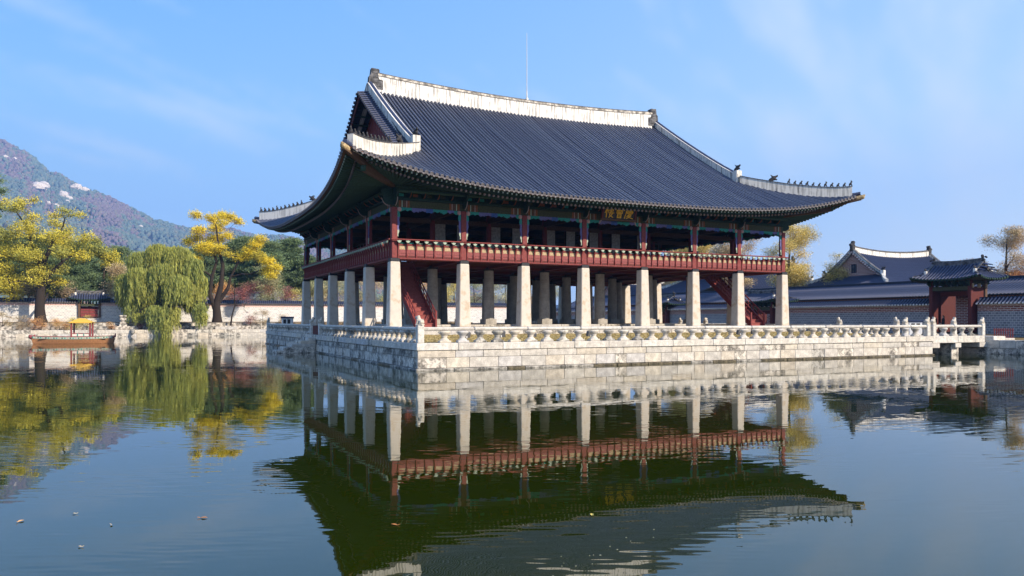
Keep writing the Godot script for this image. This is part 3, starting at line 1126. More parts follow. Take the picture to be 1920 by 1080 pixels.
func roof_bed(r: Roof, k: int, drop: float, na := 36, nd := 12) -> MB:
	var b := MB.new()
	var A := r.az if k % 2 else r.ax
	var rows := []
	for j in nd + 1:
		var row := []
		for i in na + 1:
			var a := lerpf(-A, A, float(i) / na)
			var p := r.at(k, a, r.reach(k, a) * j / nd)
			row.push_back(p - Vector3(0, drop, 0))
		rows.push_back(row)
	b.sheet(rows)
	return b

func row_points(r: Roof, k: int, a: float, len: float) -> Array:
	var pts := []
	var m := r.reach(k, a)
	var n := maxi(1, int(ceil(m / len)))
	for i in n + 1:
		pts.push_back(r.at(k, a, m * i / n) + Vector3(0, 0.015, 0))
	return pts

func dragon_head() -> ArrayMesh:      # looks along +x
	if not cache.has("dragon"):
		var b := MB.new()
		skin([[Vector3(-0.15, 0.12, 0), Vector3(0.1, 0.30, 0), 0.17, 0.16], [Vector3(0.1, 0.36, 0), Vector3(0.36, 0.44, 0), 0.11, 0.07],
			[Vector3(0.1, 0.22, 0), Vector3(0.33, 0.16, 0), 0.10, 0.06], [Vector3(0.0, 0.42, 0.09), Vector3(-0.14, 0.56, 0.12), 0.06, 0.03],
			[Vector3(0.0, 0.42, -0.09), Vector3(-0.14, 0.56, -0.12), 0.06, 0.03], [Vector3(0.34, 0.47, 0), Vector3(0.40, 0.53, 0), 0.05, 0.03]], 0.045, 0.05, b)
		cache["dragon"] = b.mesh(M.figure_clay)
	return cache["dragon"]

func figurine(kind: int) -> ArrayMesh:    # little seated roof figures looking along +x
	var key := "fig%d" % kind
	if not cache.has(key):
		var b := MB.new()
		var h := 0.42 if kind == 1 else 0.36
		var bones := [[Vector3(-0.12, 0.02, 0.05), Vector3(-0.02, h * 0.5, 0.03), 0.045, 0.06], [Vector3(-0.12, 0.02, -0.05), Vector3(-0.02, h * 0.5, -0.03), 0.045, 0.06],
			[Vector3(0.13, 0.02, 0.05), Vector3(0.05, h * 0.6, 0.04), 0.035, 0.05], [Vector3(0.13, 0.02, -0.05), Vector3(0.05, h * 0.6, -0.04), 0.035, 0.05],
			[Vector3(-0.04, h * 0.5, 0), Vector3(0.06, h * 0.8, 0), 0.085, 0.065], [Vector3(0.07, h, 0), Vector3(0.13, h - 0.01, 0), 0.06, 0.04]]
		if kind == 1:
			bones.push_back([Vector3(0.06, h + 0.04, 0), Vector3(0.05, h + 0.13, 0), 0.05, 0.02])
		skin(bones, 0.032, 0.03, b)
		cache[key] = b.mesh(M.figure_clay)
	return cache[key]

# ------------------------------------------------------------------ the pavilion
func unit_rafter(round_one: bool) -> ArrayMesh:    # one long along -z from its painted end at the origin
	var b := MB.new()
	var e := MB.new()
	if round_one:
		b.tube([Vector3.ZERO, Vector3(0, 0, -1)], [0.085, 0.085], 8, false)
		e.lathe([Vector2(0.0, 0.012), Vector2(0.035, 0.012), Vector2(0.07, 0.018), Vector2(0.09, 0.0)], 10)
		for i in e.v.size():
			e.v[i] = Vector3(e.v[i].x, e.v[i].z, e.v[i].y)
			e.n[i] = Vector3(e.n[i].x, e.n[i].z, absf(e.n[i].y))
	else:
		b.box(Vector3(0, 0, -0.5), Vector3(0.105, 0.125, 1.0))
		e.quad(Vector3(-0.052, -0.062, 0.004), Vector3(0.052, -0.062, 0.004), Vector3(0.052, 0.062, 0.004), Vector3(-0.052, 0.062, 0.004), Vector3.BACK)
	return e.mesh(M.flower_end if round_one else M.pale_green, b.mesh(M.rafter_green))

func pavilion() -> void:
	var C := Vector3(17.2, 0, -14.67)
	var t := thing("pavilion", C, "large two-storey wooden pavilion with dark tiled roof on tall stone columns", "pavilion")
	stone_base(t, C)
	storeys(t, C)
	var rf := group_node("roof", t)
	pavilion_roof(rf)
	name_board(C)

func stone_base(t: Node3D, C: Vector3) -> void:
	# two low stone terraces
	var fl := group_node("stone_floor", t)
	var b := MB.new()
	b.box(Vector3(17.2, (FLOOR - 0.01 + 1.0) / 2, -14.67) - C, Vector3(35.6, FLOOR - 1.01, 30.6))
	build("terrace", b, M.floor_stone, fl)
	var grey := [M.granite_3, M.granite_1, M.granite_5, M.granite_stained_0]
	for e in [[Vector3(-1, 0, 1), Vector3(35.4, 0, 1), Vector3.BACK], [Vector3(-1, 0, -30.4), Vector3(-1, 0, 0.9), Vector3.LEFT], [Vector3(35.4, 0, -30.4), Vector3(35.4, 0, 0.9), Vector3.RIGHT]]:
		course(fl, "edge_stone", e[0] - C, e[1] - C, e[2], 1.45, FLOOR, 1.6, 2.6, 0.7, 0.02, 0.2, grey)
	b = MB.new()
	b.box(Vector3(17.2, (INNER + FLOOR) / 2 - 0.02, -14.72) - C, Vector3(26.8, INNER - FLOOR + 0.04, 19.1))
	build("terrace", b, M.floor_stone, fl)
	for e in [[Vector3(3.7, 0, -5.1), Vector3(30.7, 0, -5.1), Vector3.BACK], [Vector3(3.7, 0, -24.4), Vector3(3.7, 0, -5.2), Vector3.LEFT]]:
		course(fl, "edge_stone", e[0] - C, e[1] - C, e[2], FLOOR - 0.02, INNER, 1.4, 2.4, 0.5, 0.015, 0.1, grey)
	# 24 square outer columns, 24 round inner ones on square plinths
	var sq := MB.new()
	sq.box(Vector3(0, 2.18, 0), Vector3(0.86, 4.36, 0.86), Basis(), 0.05, 0.77)
	var sqm := sq.mesh(M.column_stone)
	var rd := MB.new()
	rd.lathe([Vector2(0.45, 0.40), Vector2(0.44, 1.2), Vector2(0.415, 2.4), Vector2(0.385, 3.5), Vector2(0.37, 4.21)], 20)
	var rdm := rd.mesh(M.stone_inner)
	for i in 8:
		for j in 6:
			var edge := i == 0 or i == 7 or j == 0 or j == 5
			if edge:
				var o := put("stone_column", sqm, t, Transform3D(Basis(), Vector3(U[i], FLOOR, -V[j]) - C))
				put("collar", bev_box(Vector3(0.63, 0.24, 0.63), 0.02), o, Transform3D(Basis(), Vector3(0, 4.47, 0)), M.collar_black)
			else:
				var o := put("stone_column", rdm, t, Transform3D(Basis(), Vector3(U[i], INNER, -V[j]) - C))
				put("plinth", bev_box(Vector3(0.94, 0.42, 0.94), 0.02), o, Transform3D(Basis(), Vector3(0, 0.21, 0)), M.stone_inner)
				put("collar", bev_box(Vector3(0.70, 0.24, 0.70), 0.05), o, Transform3D(Basis(), Vector3(0, 4.32, 0)), M.collar_black)
	# two red stairs
	for u in [2.6, 32.6]:
		var s := group_node("staircase", t, Vector3(u, 0, 0) - C)
		var n := 17
		var rise := (DECK + 0.25 - FLOOR) / n
		var going := 6.1 / n
		for k in n:
			var m := MB.new()
			put("step", bev_box(Vector3(1.36, 0.06, going + 0.05), 0.012), s, Transform3D(Basis(), Vector3(0, FLOOR + (k + 1) * rise - 0.03, -1.2 - (k + 0.5) * going)), M.stair_red)
			put("riser", bev_box(Vector3(1.36, rise - 0.06, 0.03), 0.0), s, Transform3D(Basis(), Vector3(0, FLOOR + (k + 0.5) * rise - 0.03, -1.2 - k * going - 0.03)), M.stair_red)
		var a := Vector3(0, FLOOR + 0.15, -1.1)
		var e := Vector3(0, DECK + 0.1, -7.2)
		for sx in [-0.73, 0.73]:
			var m := MB.new()
			m.beam(a + Vector3(sx, 0, 0), e + Vector3(sx, 0, 0), 0.09, 0.42, 0.01)
			build("stringer", m, M.red_wood, s)
			m = MB.new()
			m.beam(a + Vector3(sx, 0.92, 0), e + Vector3(sx, 0.92, 0), 0.08, 0.09, 0.02)
			m.beam(a + Vector3(sx, 0.55, 0), e + Vector3(sx, 0.55, 0), 0.05, 0.06, 0.01)
			build("handrail", m, M.red_wood, s)
			for k in 11:
				var p := a.lerp(e, k / 10.0) + Vector3(sx, 0.5, 0)
				put("rail_post", bev_box(Vector3(0.06, 0.85, 0.06), 0.008), s, Transform3D(Basis(), p), M.red_wood)
			put("newel", bev_box(Vector3(0.14, 1.15, 0.14), 0.02), s, Transform3D(Basis(), Vector3(sx, FLOOR + 0.575, -1.02)), M.red_wood)

func storeys(t: Node3D, C: Vector3) -> void:
	var rel := DECK - 4.09      # heights below are above the eye
	# the floor: boards round the two stair openings, joists and beams under it
	var fl := group_node("upper_floor", t)
	var b := MB.new()
	var us := [-0.15, 1.85, 3.35, 31.85, 33.35, 34.55]
	for i in 5:
		var x0: float = us[i]
		var x1: float = us[i + 1]
		var spans := [[-0.15, 29.5]]
		if i == 1 or i == 3:
			spans = [[-0.15, 3.6], [7.5, 29.5]]
		for s in spans:
			b.box(Vector3((x0 + x1) / 2, DECK + 0.30, -(s[0] + s[1]) / 2) - C, Vector3(x1 - x0, 0.20, s[1] - s[0]))
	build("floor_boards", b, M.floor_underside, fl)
	for j in 6:
		for i in 7:
			put("floor_beam", bev_box(Vector3(snappedf(U[i + 1] - U[i], 0.01) - 0.4, 0.30, 0.34), 0.02), fl, Transform3D(Basis(), Vector3((U[i] + U[i + 1]) / 2, DECK + 0.05, -V[j]) - C), M.red_dark)
	for i in 8:
		for j in 5:
			put("floor_beam", bev_box(Vector3(0.34, 0.30, snappedf(V[j + 1] - V[j], 0.01) - 0.4), 0.02), fl, Transform3D(Basis(), Vector3(U[i], DECK + 0.05, -(V[j] + V[j + 1]) / 2) - C), M.red_dark)
	var jo := MB.new()
	for k in 48:
		var v := 0.3 + k * 0.61
		if v > 3.5 and v < 7.6:
			jo.box(Vector3(17.6, DECK + 0.15, -v) - C, Vector3(28.3, 0.1, 0.14))
			continue
		jo.box(Vector3(17.2, DECK + 0.15, -v) - C, Vector3(34.2, 0.1, 0.14))
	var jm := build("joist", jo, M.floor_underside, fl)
	jm.set_meta("kind", "stuff")
	# columns of the upper storey
	var out_col := bev_box(Vector3(0.39, 7.47 - 4.09, 0.39), 0.03)
	var inn := MB.new()
	inn.lathe([Vector2(0.22, 0), Vector2(0.21, 1.5), Vector2(0.19, 4.0)], 14)
	var innm := inn.mesh(M.red_wood)
	for i in 8:
		for j in 6:
			if i == 0 or i == 7 or j == 0 or j == 5:
				put("wood_column", out_col, t, Transform3D(Basis(), Vector3(U[i], EYE + (4.09 + 7.47) / 2, -V[j]) - C), M.red_wood)
			else:
				put("wood_column", innm, t, Transform3D(Basis(), Vector3(U[i], DECK + 0.35, -V[j]) - C))
	# ceiling and cross beams
	b = MB.new()
	b.box(Vector3(0, EYE + 8.20, 0), Vector3(34.0, 0.1, 29.0))
	build("ceiling", b, M.dark_wood, t)
	for i in range(1, 7):
		put("cross_beam", bev_box(Vector3(0.32, 0.42, 28.9), 0.03), t, Transform3D(Basis(), Vector3(U[i], EYE + 7.75, -14.67) - C), M.brown_wood)
	for j in range(1, 5):
		put("cross_beam", bev_box(Vector3(33.9, 0.36, 0.30), 0.03), t, Transform3D(Basis(), Vector3(17.2, EYE + 7.5, -V[j]) - C), M.brown_wood)
	# paper-covered door leaves along the inner aisle
	for q in [[5.55, 0], [7.35, 0], [10.2, 0], [12.1, 0], [15.15, 0], [17.05, 0], [19.3, 0], [21.5, 0], [24.1, 0]]:
		var d := group_node("paper_door", t, Vector3(q[0], DECK + 0.40, -6.1) - C)
		put("paper_panel", bev_box(Vector3(0.84, 3.05, 0.04), 0.0), d, Transform3D(Basis(), Vector3(0, 1.53, 0)), M.paper)
		for sx in [-0.46, 0.46]:
			put("door_frame", bev_box(Vector3(0.08, 3.2, 0.08), 0.01), d, Transform3D(Basis(), Vector3(sx, 1.6, 0)), M.dark_wood)
		put("door_frame", bev_box(Vector3(0.84, 0.1, 0.07), 0.01), d, Transform3D(Basis(), Vector3(0, 3.12, 0)), M.dark_wood)
	# closed boarding behind them round the inner room
	b = MB.new()
	b.box(Vector3(19.9, DECK + 2.0, -17.7) - C, Vector3(10.0, 3.4, 0.1))
	b.box(Vector3(9.62, DECK + 2.0, -14.7) - C, Vector3(0.1, 3.4, 5.6))
	build("inner_partition", b, M.dark_wood, t)
	# the four sides, bay by bay: railing, valance, lintel, brackets
	for k in 4:
		var lines: Array = U if k % 2 == 0 else V
		for i in lines.size() - 1:
			var a: Vector3
			var e: Vector3
			match k:
				0: a = Vector3(lines[i], 0, 0); e = Vector3(lines[i + 1], 0, 0)
				1: a = Vector3(0, 0, -lines[i]); e = Vector3(0, 0, -lines[i + 1])
				2: a = Vector3(lines[i], 0, -V[5]); e = Vector3(lines[i + 1], 0, -V[5])
				3: a = Vector3(U[7], 0, -lines[i]); e = Vector3(U[7], 0, -lines[i + 1])
			var out: Vector3 = [Vector3.BACK, Vector3.LEFT, Vector3.FORWARD, Vector3.RIGHT][k]
			bay(t, a - C, e - C, out, k < 2, k == 0 and i == 0)

# one bay between two columns; basis x runs along it, z outwards
func bay(t: Node3D, a: Vector3, e: Vector3, out: Vector3, fine: bool, first: bool) -> void:
	var d := (e - a).normalized()
	var L := a.distance_to(e)
	var base := Transform3D(Basis(d, Vector3.UP, out), (a + e) / 2 + Vector3(0, EYE, 0))
	var flip := d.cross(Vector3.UP).dot(out) < 0.0
	if flip:
		base.basis = Basis(-d, Vector3.UP, out)
	var half := L / 2 - 0.195
	# --- railing: red boards, cream strip, outward-leaning balusters with lotus blocks under a round rail
	var r := group_node("railing", t)
	r.transform = base
	var n := 7 if first else (8 if L < 5.4 else 9)
	var w := half * 2 / n
	for i in n:
		var x := -half + (i + 0.5) * w
		for q in [[4.09, 4.40, "red_board", M.red_panel, 0.0], [4.413, 4.665, "red_board", M.red_panel, 0.008], [4.672, 4.93, "cream_panel", M.beige_paint, -0.02]]:
			put(q[2], bev_box(Vector3(snappedf(w, 0.01) - 0.02, q[1] - q[0], 0.05), 0.006), r, Transform3D(Basis(), Vector3(x, (q[0] + q[1]) / 2, 0.14 + q[4])), q[3])
	put("rail_band", bev_box(Vector3(snappedf(half * 2, 0.01), 0.11, 0.09), 0.015), r, Transform3D(Basis(), Vector3(0, 4.99, 0.14)), M.red_wood)
	put("rail_band", bev_box(Vector3(snappedf(half * 2, 0.01), 0.10, 0.40), 0.015), r, Transform3D(Basis(), Vector3(0, 4.085, 0.02)), M.red_wood)
	if not cache.has("gyeja"):
		var pb := MB.new()
		var poly := PackedVector2Array([Vector2(-0.02, 4.12), Vector2(0.05, 4.12), Vector2(0.09, 4.35), Vector2(0.075, 4.6), Vector2(0.11, 4.85), Vector2(0.20, 5.08), Vector2(0.25, 5.22), Vector2(0.17, 5.24), Vector2(0.10, 5.12), Vector2(0.03, 4.98), Vector2(-0.02, 4.9)])
		pb.plate(poly, 0.085, Vector3(0, 0, 0.17), Basis(Vector3.BACK, Vector3.UP, Vector3.LEFT))
		cache["gyeja"] = pb.mesh(M.red_wood)
		pb = MB.new()
		poly = PackedVector2Array([Vector2(-0.05, -0.09), Vector2(0.05, -0.09), Vector2(0.13, 0.0), Vector2(0.15, 0.06), Vector2(0.08, 0.04), Vector2(0.0, 0.075), Vector2(-0.08, 0.04), Vector2(-0.15, 0.06), Vector2(-0.13, 0.0)])
		pb.plate(poly, 0.10)
		cache["lotus"] = pb.mesh(M.pale_green)
	for i in n + 1:
		var x := -half + i * w
		x = clampf(x, -half + 0.05, half - 0.05)
		put("baluster", cache["gyeja"], r, Transform3D(Basis(), Vector3(x, 0, 0)))
		put("lotus_block", cache["lotus"], r, Transform3D(Basis(), Vector3(x, 5.19, 0.40)))
		if i < n:
			put("frieze_panel", bev_box(Vector3(snappedf(w * 0.5, 0.02), 0.07, 0.03), 0.01), r, Transform3D(Basis(), Vector3(-half + (i + 0.5) * w, 5.11, 0.15)), [M.pale_green, M.lintel_green, M.teal_paint][rng.randi() % 3])
	var hr := MB.new()
	hr.tube([Vector3(-L / 2 - 0.3, 5.32, 0.40), Vector3(L / 2 + 0.3, 5.32, 0.40)], [0.05, 0.05], 8)
	build("handrail", hr, M.red_wood, r)
	# --- carved valance along the top and down both columns
	var vl := group_node("valance", t)
	vl.transform = base
	var cols := [M.teal_paint, M.violet_paint, M.teal_paint, M.blue_paint, M.violet_paint, M.teal_paint]
	var ns := 9
	for i in ns:
		var m := MB.new()
		var x0 := -half + half * 2 * i / ns
		var ww := half * 2 / ns
		var deep := 0.17 + 0.07 * (1.0 if i in [2, 4, 6] else 0.0) + (0.05 if i == 0 or i == ns - 1 else 0.0)
		var poly := PackedVector2Array([Vector2(0, 0), Vector2(ww - 0.004, 0)])
		for s in 7:
			var f := 1.0 - s / 6.0
			poly.push_back(Vector2((ww - 0.004) * f, -deep + 0.045 * sin(f * PI * 3.0 + i) - 0.03 * sin(f * PI)))
		m.plate(poly, 0.06, Vector3(x0, 7.475, 0.10))
		build("valance_piece", m, cols[(i * 2 + i / 3) % 6], vl)
	for sx in [-1.0, 1.0]:
		for s in 4:
			var m := MB.new()
			var ya := 7.26 - s * 0.43
			var poly := PackedVector2Array([Vector2(0, 0), Vector2(0, -0.426)])
			for i in 6:
				var f := i / 5.0
				var wd: float = lerpf(lerpf(0.20, 0.085, s / 4.0), lerpf(0.20, 0.085, (s + 1) / 4.0), 1.0 - f)
				poly.push_back(Vector2(sx * (wd + 0.03 * sin(f * PI * 2.0 + s)), -0.426 * (1.0 - f)))
			m.plate(poly, 0.06, Vector3(-sx * half, ya, 0.10))
			build("valance_piece", m, [M.teal_paint, M.violet_paint if s == 1 else M.blue_paint, M.violet_paint, M.pale_green][s], vl)
		var ros := MB.new()
		ros.lathe([Vector2(0.135, -0.03), Vector2(0.15, 0.0), Vector2(0.10, 0.035), Vector2(0.0, 0.045)], 10)
		put("rosette", ros.mesh(M.pink_paint), vl, Transform3D(Basis(Vector3.RIGHT, PI / 2), Vector3(-sx * (half - 0.14), 7.34, 0.15)))
	# --- lintel, bracket frieze
	var ln := group_node("lintel", t)
	ln.transform = base
	put("lintel_beam", bev_box(Vector3(snappedf(L, 0.01), 0.48, 0.26), 0.03), ln, Transform3D(Basis(), Vector3(0, 7.715, 0)), M.lintel_green)
	for sx in [-1.0, 1.0]:
		var xx := 0.30
		for q in [[0.16, M.orange_paint], [0.06, M.pale_green], [0.20, M.brown_wood], [0.05, M.pink_paint], [0.14, M.orange_paint]]:
			put("painted_band", bev_box(Vector3(q[0], 0.44, 0.27), 0.004), ln, Transform3D(Basis(), Vector3(sx * (L / 2 - xx - q[0] / 2), 7.715, 0.004)), q[1])
			xx += q[0] + 0.035
	put("plate_beam", bev_box(Vector3(snappedf(L, 0.01), 0.16, 0.46), 0.02), ln, Transform3D(Basis(), Vector3(0, 8.04, 0.03)), M.deep_green)
	put("frieze_board", bev_box(Vector3(snappedf(L, 0.01), 0.72, 0.10), 0.0), ln, Transform3D(Basis(), Vector3(0, 8.48, 0)), M.deep_green)
	var pl := MB.new()
	pl.tube([Vector3(-L / 2, 8.86, 0.05), Vector3(L / 2, 8.86, 0.05)], [0.18, 0.18], 10, false)
	pl.tube([Vector3(-L / 2, 8.50, 0.55), Vector3(L / 2, 8.50, 0.55)], [0.12, 0.12], 8, false)
	build("purlin", pl, M.rafter_green, ln)
	if not cache.has("bracket"):
		var m := MB.new()
		var side := Basis(Vector3.BACK, Vector3.UP, Vector3.LEFT)
		m.plate(PackedVector2Array([Vector2(-0.1, 7.62), Vector2(0.24, 7.62), Vector2(0.42, 7.70), Vector2(0.62, 7.86), Vector2(0.70, 8.02), Vector2(0.58, 7.99), Vector2(0.62, 8.16), Vector2(0.78, 8.30), Vector2(0.86, 8.46), Vector2(0.72, 8.44), Vector2(0.72, 8.66), Vector2(-0.1, 8.66)]), 0.15, Vector3.ZERO, side)
		var mm := m.mesh(M.deep_green)
		var tn := MB.new()
		tn.tube([Vector3(0, 7.54, 0.24), Vector3(0, 7.60, 0.42), Vector3(0, 7.74, 0.60), Vector3(0, 7.98, 0.72), Vector3(0, 8.06, 0.73)], [0.018, 0.03, 0.03, 0.024, 0.01], 6)
		cache["bracket"] = tn.mesh(M.flower_end, mm)
		m = MB.new()
		m.plate(PackedVector2Array([Vector2(-0.05, 8.14), Vector2(0.26, 8.14), Vector2(0.46, 8.24), Vector2(0.60, 8.42), Vector2(0.46, 8.38), Vector2(0.50, 8.60), Vector2(-0.05, 8.62)]), 0.10, Vector3.ZERO, side)
		mm = m.mesh(M.deep_green)
		tn = MB.new()
		tn.tube([Vector3(0, 8.11, 0.22), Vector3(0, 8.17, 0.42), Vector3(0, 8.32, 0.58), Vector3(0, 8.42, 0.61)], [0.02, 0.035, 0.03, 0.01], 6)
		cache["bracket_small"] = tn.mesh(M.orange_paint, mm)
	put("bracket", cache["bracket"], ln, Transform3D(Basis(), Vector3(-L / 2 * (-1.0 if flip else 1.0), 0, 0.1)))
	for i in 4:
		put("bracket", cache["bracket_small"], ln, Transform3D(Basis(), Vector3(-L / 2 + L * (i + 1) / 5.0, 0, 0.1)))
		put("frieze_motif", bev_box(Vector3(0.34, 0.20, 0.04), 0.015), ln, Transform3D(Basis(), Vector3(-L / 2 + L * (i + 0.5) / 5.0, 8.32, 0.065)), [M.teal_paint, M.lintel_green, M.orange_paint][rng.randi() % 3])

func pavilion_roof(t: Node3D) -> void:
	var r := Roof.new()
	# tile beds and rows
	var disc := MB.new()
	disc.lathe([Vector2(0.0, 0.020), Vector2(0.05, 0.026), Vector2(0.085, 0.018), Vector2(0.095, 0.035), Vector2(0.118, 0.030), Vector2(0.122, 0.0), Vector2(0.115, -0.12)], 12)
	var discm := disc.mesh(M.tile_end)
	var drip := MB.new()
	var poly := PackedVector2Array()
	for i in 7:
		var f := i / 6.0 * 2.0 - 1.0
		poly.push_back(Vector2(f * 0.125, 0.02 - 0.06 * (1.0 - f * f)))
	for i in 7:
		var f := 1.0 - i / 6.0 * 2.0
		poly.push_back(Vector2(f * 0.125, -0.01 - 0.15 * (1.0 - f * f * 0.85)))
	drip.plate(poly, 0.03)
	var dripm := drip.mesh(M.tile_end)
	for k in 4:
		build("tile_bed", roof_bed(r, k, 0.03), M.tile_bed, t)
		var A := r.az if k % 2 else r.ax
		var n := int((A * 2 - 0.5) / 0.352)
		var rest := MB.new()
		var drips := []
		for i in n:
			var a := (i - (n - 1) / 2.0) * 0.352
			if r.reach(k, a) < 0.3:
				continue
			var e := r.at(k, a, 0.0)
			var o := r.outward(k)
			var lean := (r.at(k, a, 0.0) - r.at(k, a, 0.5)).normalized()
			var face := Basis(r.along(k), lean, r.along(k).cross(lean))
			if k < 2:
				var mb := MB.new()
				var sway := rng.randf() * TAU
				var line := row_points(r, k, a + rng.randf_range(-0.012, 0.012), 0.37 if k == 0 else 0.5)
				for s in line.size():
					line[s] += Vector3(0, 0.012 * sin(s * 0.23 + sway) + rng.randf_range(-0.006, 0.006), 0) + r.along(k) * 0.014 * sin(s * 0.17 + sway * 2.0)
				mb.tiles(line, r.along(k), 0.108, 5)
				build("tile_row", mb, M["tile_row_%d" % (rng.randi() % 5)], t)
				put("eave_tile", discm, t, Transform3D(face, e + lean * 0.05 + Vector3(0, 0.03, 0)))
			else:
				rest.tiles(row_points(r, k, a, 1.2), r.along(k), 0.108, 4)
			var a2 := a + 0.176
			if i < n - 1:
				drips.push_back(Transform3D(Basis(r.along(k), Vector3.UP, r.along(k).cross(Vector3.UP)), r.at(k, a2, 0.0) + o * 0.03))
		many("drip_tile", dripm, drips, t)
		if k >= 2:
			build("tile_row", rest, M.tile_crest, t).set_meta("kind", "stuff")
		eaves(t, r, k)
	# main ridge, white plaster with a tile capping
	var pts := []
	var h := []
	var cap := []
	var cap2 := []
	for i in 25:
		var x := lerpf(-14.15, 14.15, i / 24.0)
		var y := r.y(false, x, 30.0)
		pts.push_back(Vector3(x, y - 0.25, 0))
		var top := EYE + 20.40 + 0.52 * pow(x / 14.15, 2.0)
		h.push_back(top - (y - 0.25) - 0.22)
		cap.push_back(Vector3(x, top - 0.22, 0))
		cap2.push_back(Vector3(x, top - 0.04, 0))
	var rb := MB.new()
	rb.strip(pts, h, 0.50)
	var ridge := build("ridge_wall", rb, M.plaster, t)
	rb = MB.new()
	rb.strip(cap, range(25).map(func(_i): return 0.17), 0.64)
	build("ridge_cap", rb, M.granite_stained_0, t)
	rb = MB.new()
	rb.tiles(cap2, Vector3.BACK, 0.17, 6, 0.0)
	build("ridge_tile", rb, M.tile_grey, t)
	# finials at its ends
	var fin := MB.new()
	fin.plate(PackedVector2Array([Vector2(-0.62, 0), Vector2(0.62, 0), Vector2(0.62, 0.82), Vector2(0.28, 0.88), Vector2(0.22, 1.10), Vector2(0.31, 1.24), Vector2(0.31, 1.66), Vector2(0.22, 1.74), Vector2(-0.36, 1.76), Vector2(-0.42, 1.26), Vector2(-0.56, 1.06), Vector2(-0.6, 0.5)]), 0.52)
	fin.box(Vector3(-0.02, 1.5, 0), Vector3(0.62, 0.40, 0.62), Basis(), 0.06)
	fin.box(Vector3(0.1, 0.45, 0), Vector3(0.8, 0.5, 0.62), Basis(), 0.08)
	fin.box(Vector3(0.0, 1.05, 0), Vector3(0.5, 0.24, 0.60), Basis(), 0.08)
	var finm := fin.mesh(M.tile_grey)
	for s in [-1.0, 1.0]:
		put("ridge_finial", finm, t, Transform3D(Basis(Vector3.UP, 0.0 if s < 0 else PI), Vector3(s * 14.30, r.y(false, 14.3, 30) + 0.10, 0)))
	# descending ridges, hips, their figures; gables
	for sx in [-1.0, 1.0]:
		for sz in [1.0, -1.0]:
			pts = []
			h = []
			var tp := []
			for i in 15:
				var z := lerpf(0.15, 11.75, i / 14.0)
				var y := r.y(false, rx_in(r), r.out_at(false, 14.75) - z)
				pts.push_back(Vector3(sx * 14.75, y - 0.2, sz * z))
				h.push_back(0.86)
				tp.push_back(Vector3(sx * 14.75, y + 0.66, sz * z))
			var m := MB.new()
			m.strip(pts, h, 0.42)
			var dr := build("descending_ridge", m, M.plaster_worn, t)
			m = MB.new()
			m.strip(tp, range(15).map(func(_i): return 0.05), 0.50)
			build("ridge_cap", m, M.plaster, t)
			m = MB.new()
			m.tiles(tp.map(func(p): return p + Vector3(0, 0.05, 0)), Vector3.RIGHT, 0.13, 6, 0.0)
			build("ridge_tile", m, M.tile_crest, t)
			var foot: Vector3 = pts[14]
			put("ridge_block", bev_box(Vector3(0.58, 1.20, 0.55), 0.02), t, Transform3D(Basis(), foot + Vector3(0, 0.52, sz * 0.12)), M.plaster_worn)
			put("dragon_head", dragon_head(), t, Transform3D(Basis(Vector3.UP, -sz * PI / 2), foot + Vector3(0, 1.10, sz * 0.1)))
			# hip
			pts = []
			h = []
			tp = []
			for i in 13:
				var f := i / 12.0
				var p := r.hip(sx, sz, lerpf(6.75, 0.42, f))
				pts.push_back(p - Vector3(0, 0.25, 0))
				var hh := 0.25 + (lerpf(0.62, 0.80, f / 0.3) if f < 0.3 else lerpf(0.80, 0.87, (f - 0.3) / 0.3) if f < 0.6 else lerpf(0.87, 0.80, (f - 0.6) / 0.4))
				h.push_back(hh)
				tp.push_back(p + Vector3(0, hh - 0.25, 0))
			m = MB.new()
			m.strip(pts, h, 0.40)
			var hp := build("hip_ridge", m, M.plaster if sx < 0 and sz < 0 else M.plaster_worn, t)
			m = MB.new()
			m.strip(tp, range(13).map(func(_i): return 0.045), 0.50)
			build("ridge_cap", m, M.tile_grey, t)
			var yaw := atan2(-sz, sx)
			put("dragon_head", dragon_head(), t, Transform3D(Basis(Vector3.UP, yaw).scaled(Vector3.ONE * 1.05), tp[3].lerp(tp[4], 0.6) + Vector3(0, 0.02, 0)))
			for i in 11:
				var f := lerpf(5.35, 11.85, i / 10.0)
				var p: Vector3 = tp[int(f)].lerp(tp[mini(int(f) + 1, 12)], f - int(f))
				put("roof_figure", figurine(1 if i in [0, 6, 10] else 0), t, Transform3D(Basis(Vector3.UP, yaw).scaled(Vector3.ONE * rng.randf_range(0.82, 1.0)), p + Vector3(0, 0.03, 0)))
			# corner cover tile and its carved tip under it
			var c := r.hip(sx, sz, 0.0)
			var dg := Vector3(sx, 0, sz).normalized()
			m = MB.new()
			m.tube([c - dg * 1.2 + Vector3(0, 0.02, 0), c - dg * 0.3 + Vector3(0, 0.12, 0), c + dg * 0.05 + Vector3(0, 0.16, 0)], [0.15, 0.16, 0.17], 8)
			build("corner_tile", m, M.tile_crest, t)
			m = MB.new()
			m.beam(c + dg * -6.0 + Vector3(0, -1.35, 0), c + dg * -2.2 + Vector3(0, -0.98, 0), 0.34, 0.46, 0.03)
			m.beam(c + dg * -2.9 + Vector3(0, -0.84, 0), c + dg * 0.12 + Vector3(0, -0.20, 0), 0.30, 0.36, 0.03)
			build("hip_rafter", m, M.brown_wood, t)
			m = MB.new()
			m.beam(c + dg * -2.22 + Vector3(0, -0.99, 0), c + dg * -2.02 + Vector3(0, -0.98, 0), 0.34, 0.42, 0.06)
			build("rafter_tip", m, M.rafter_green, t)
			m = MB.new()
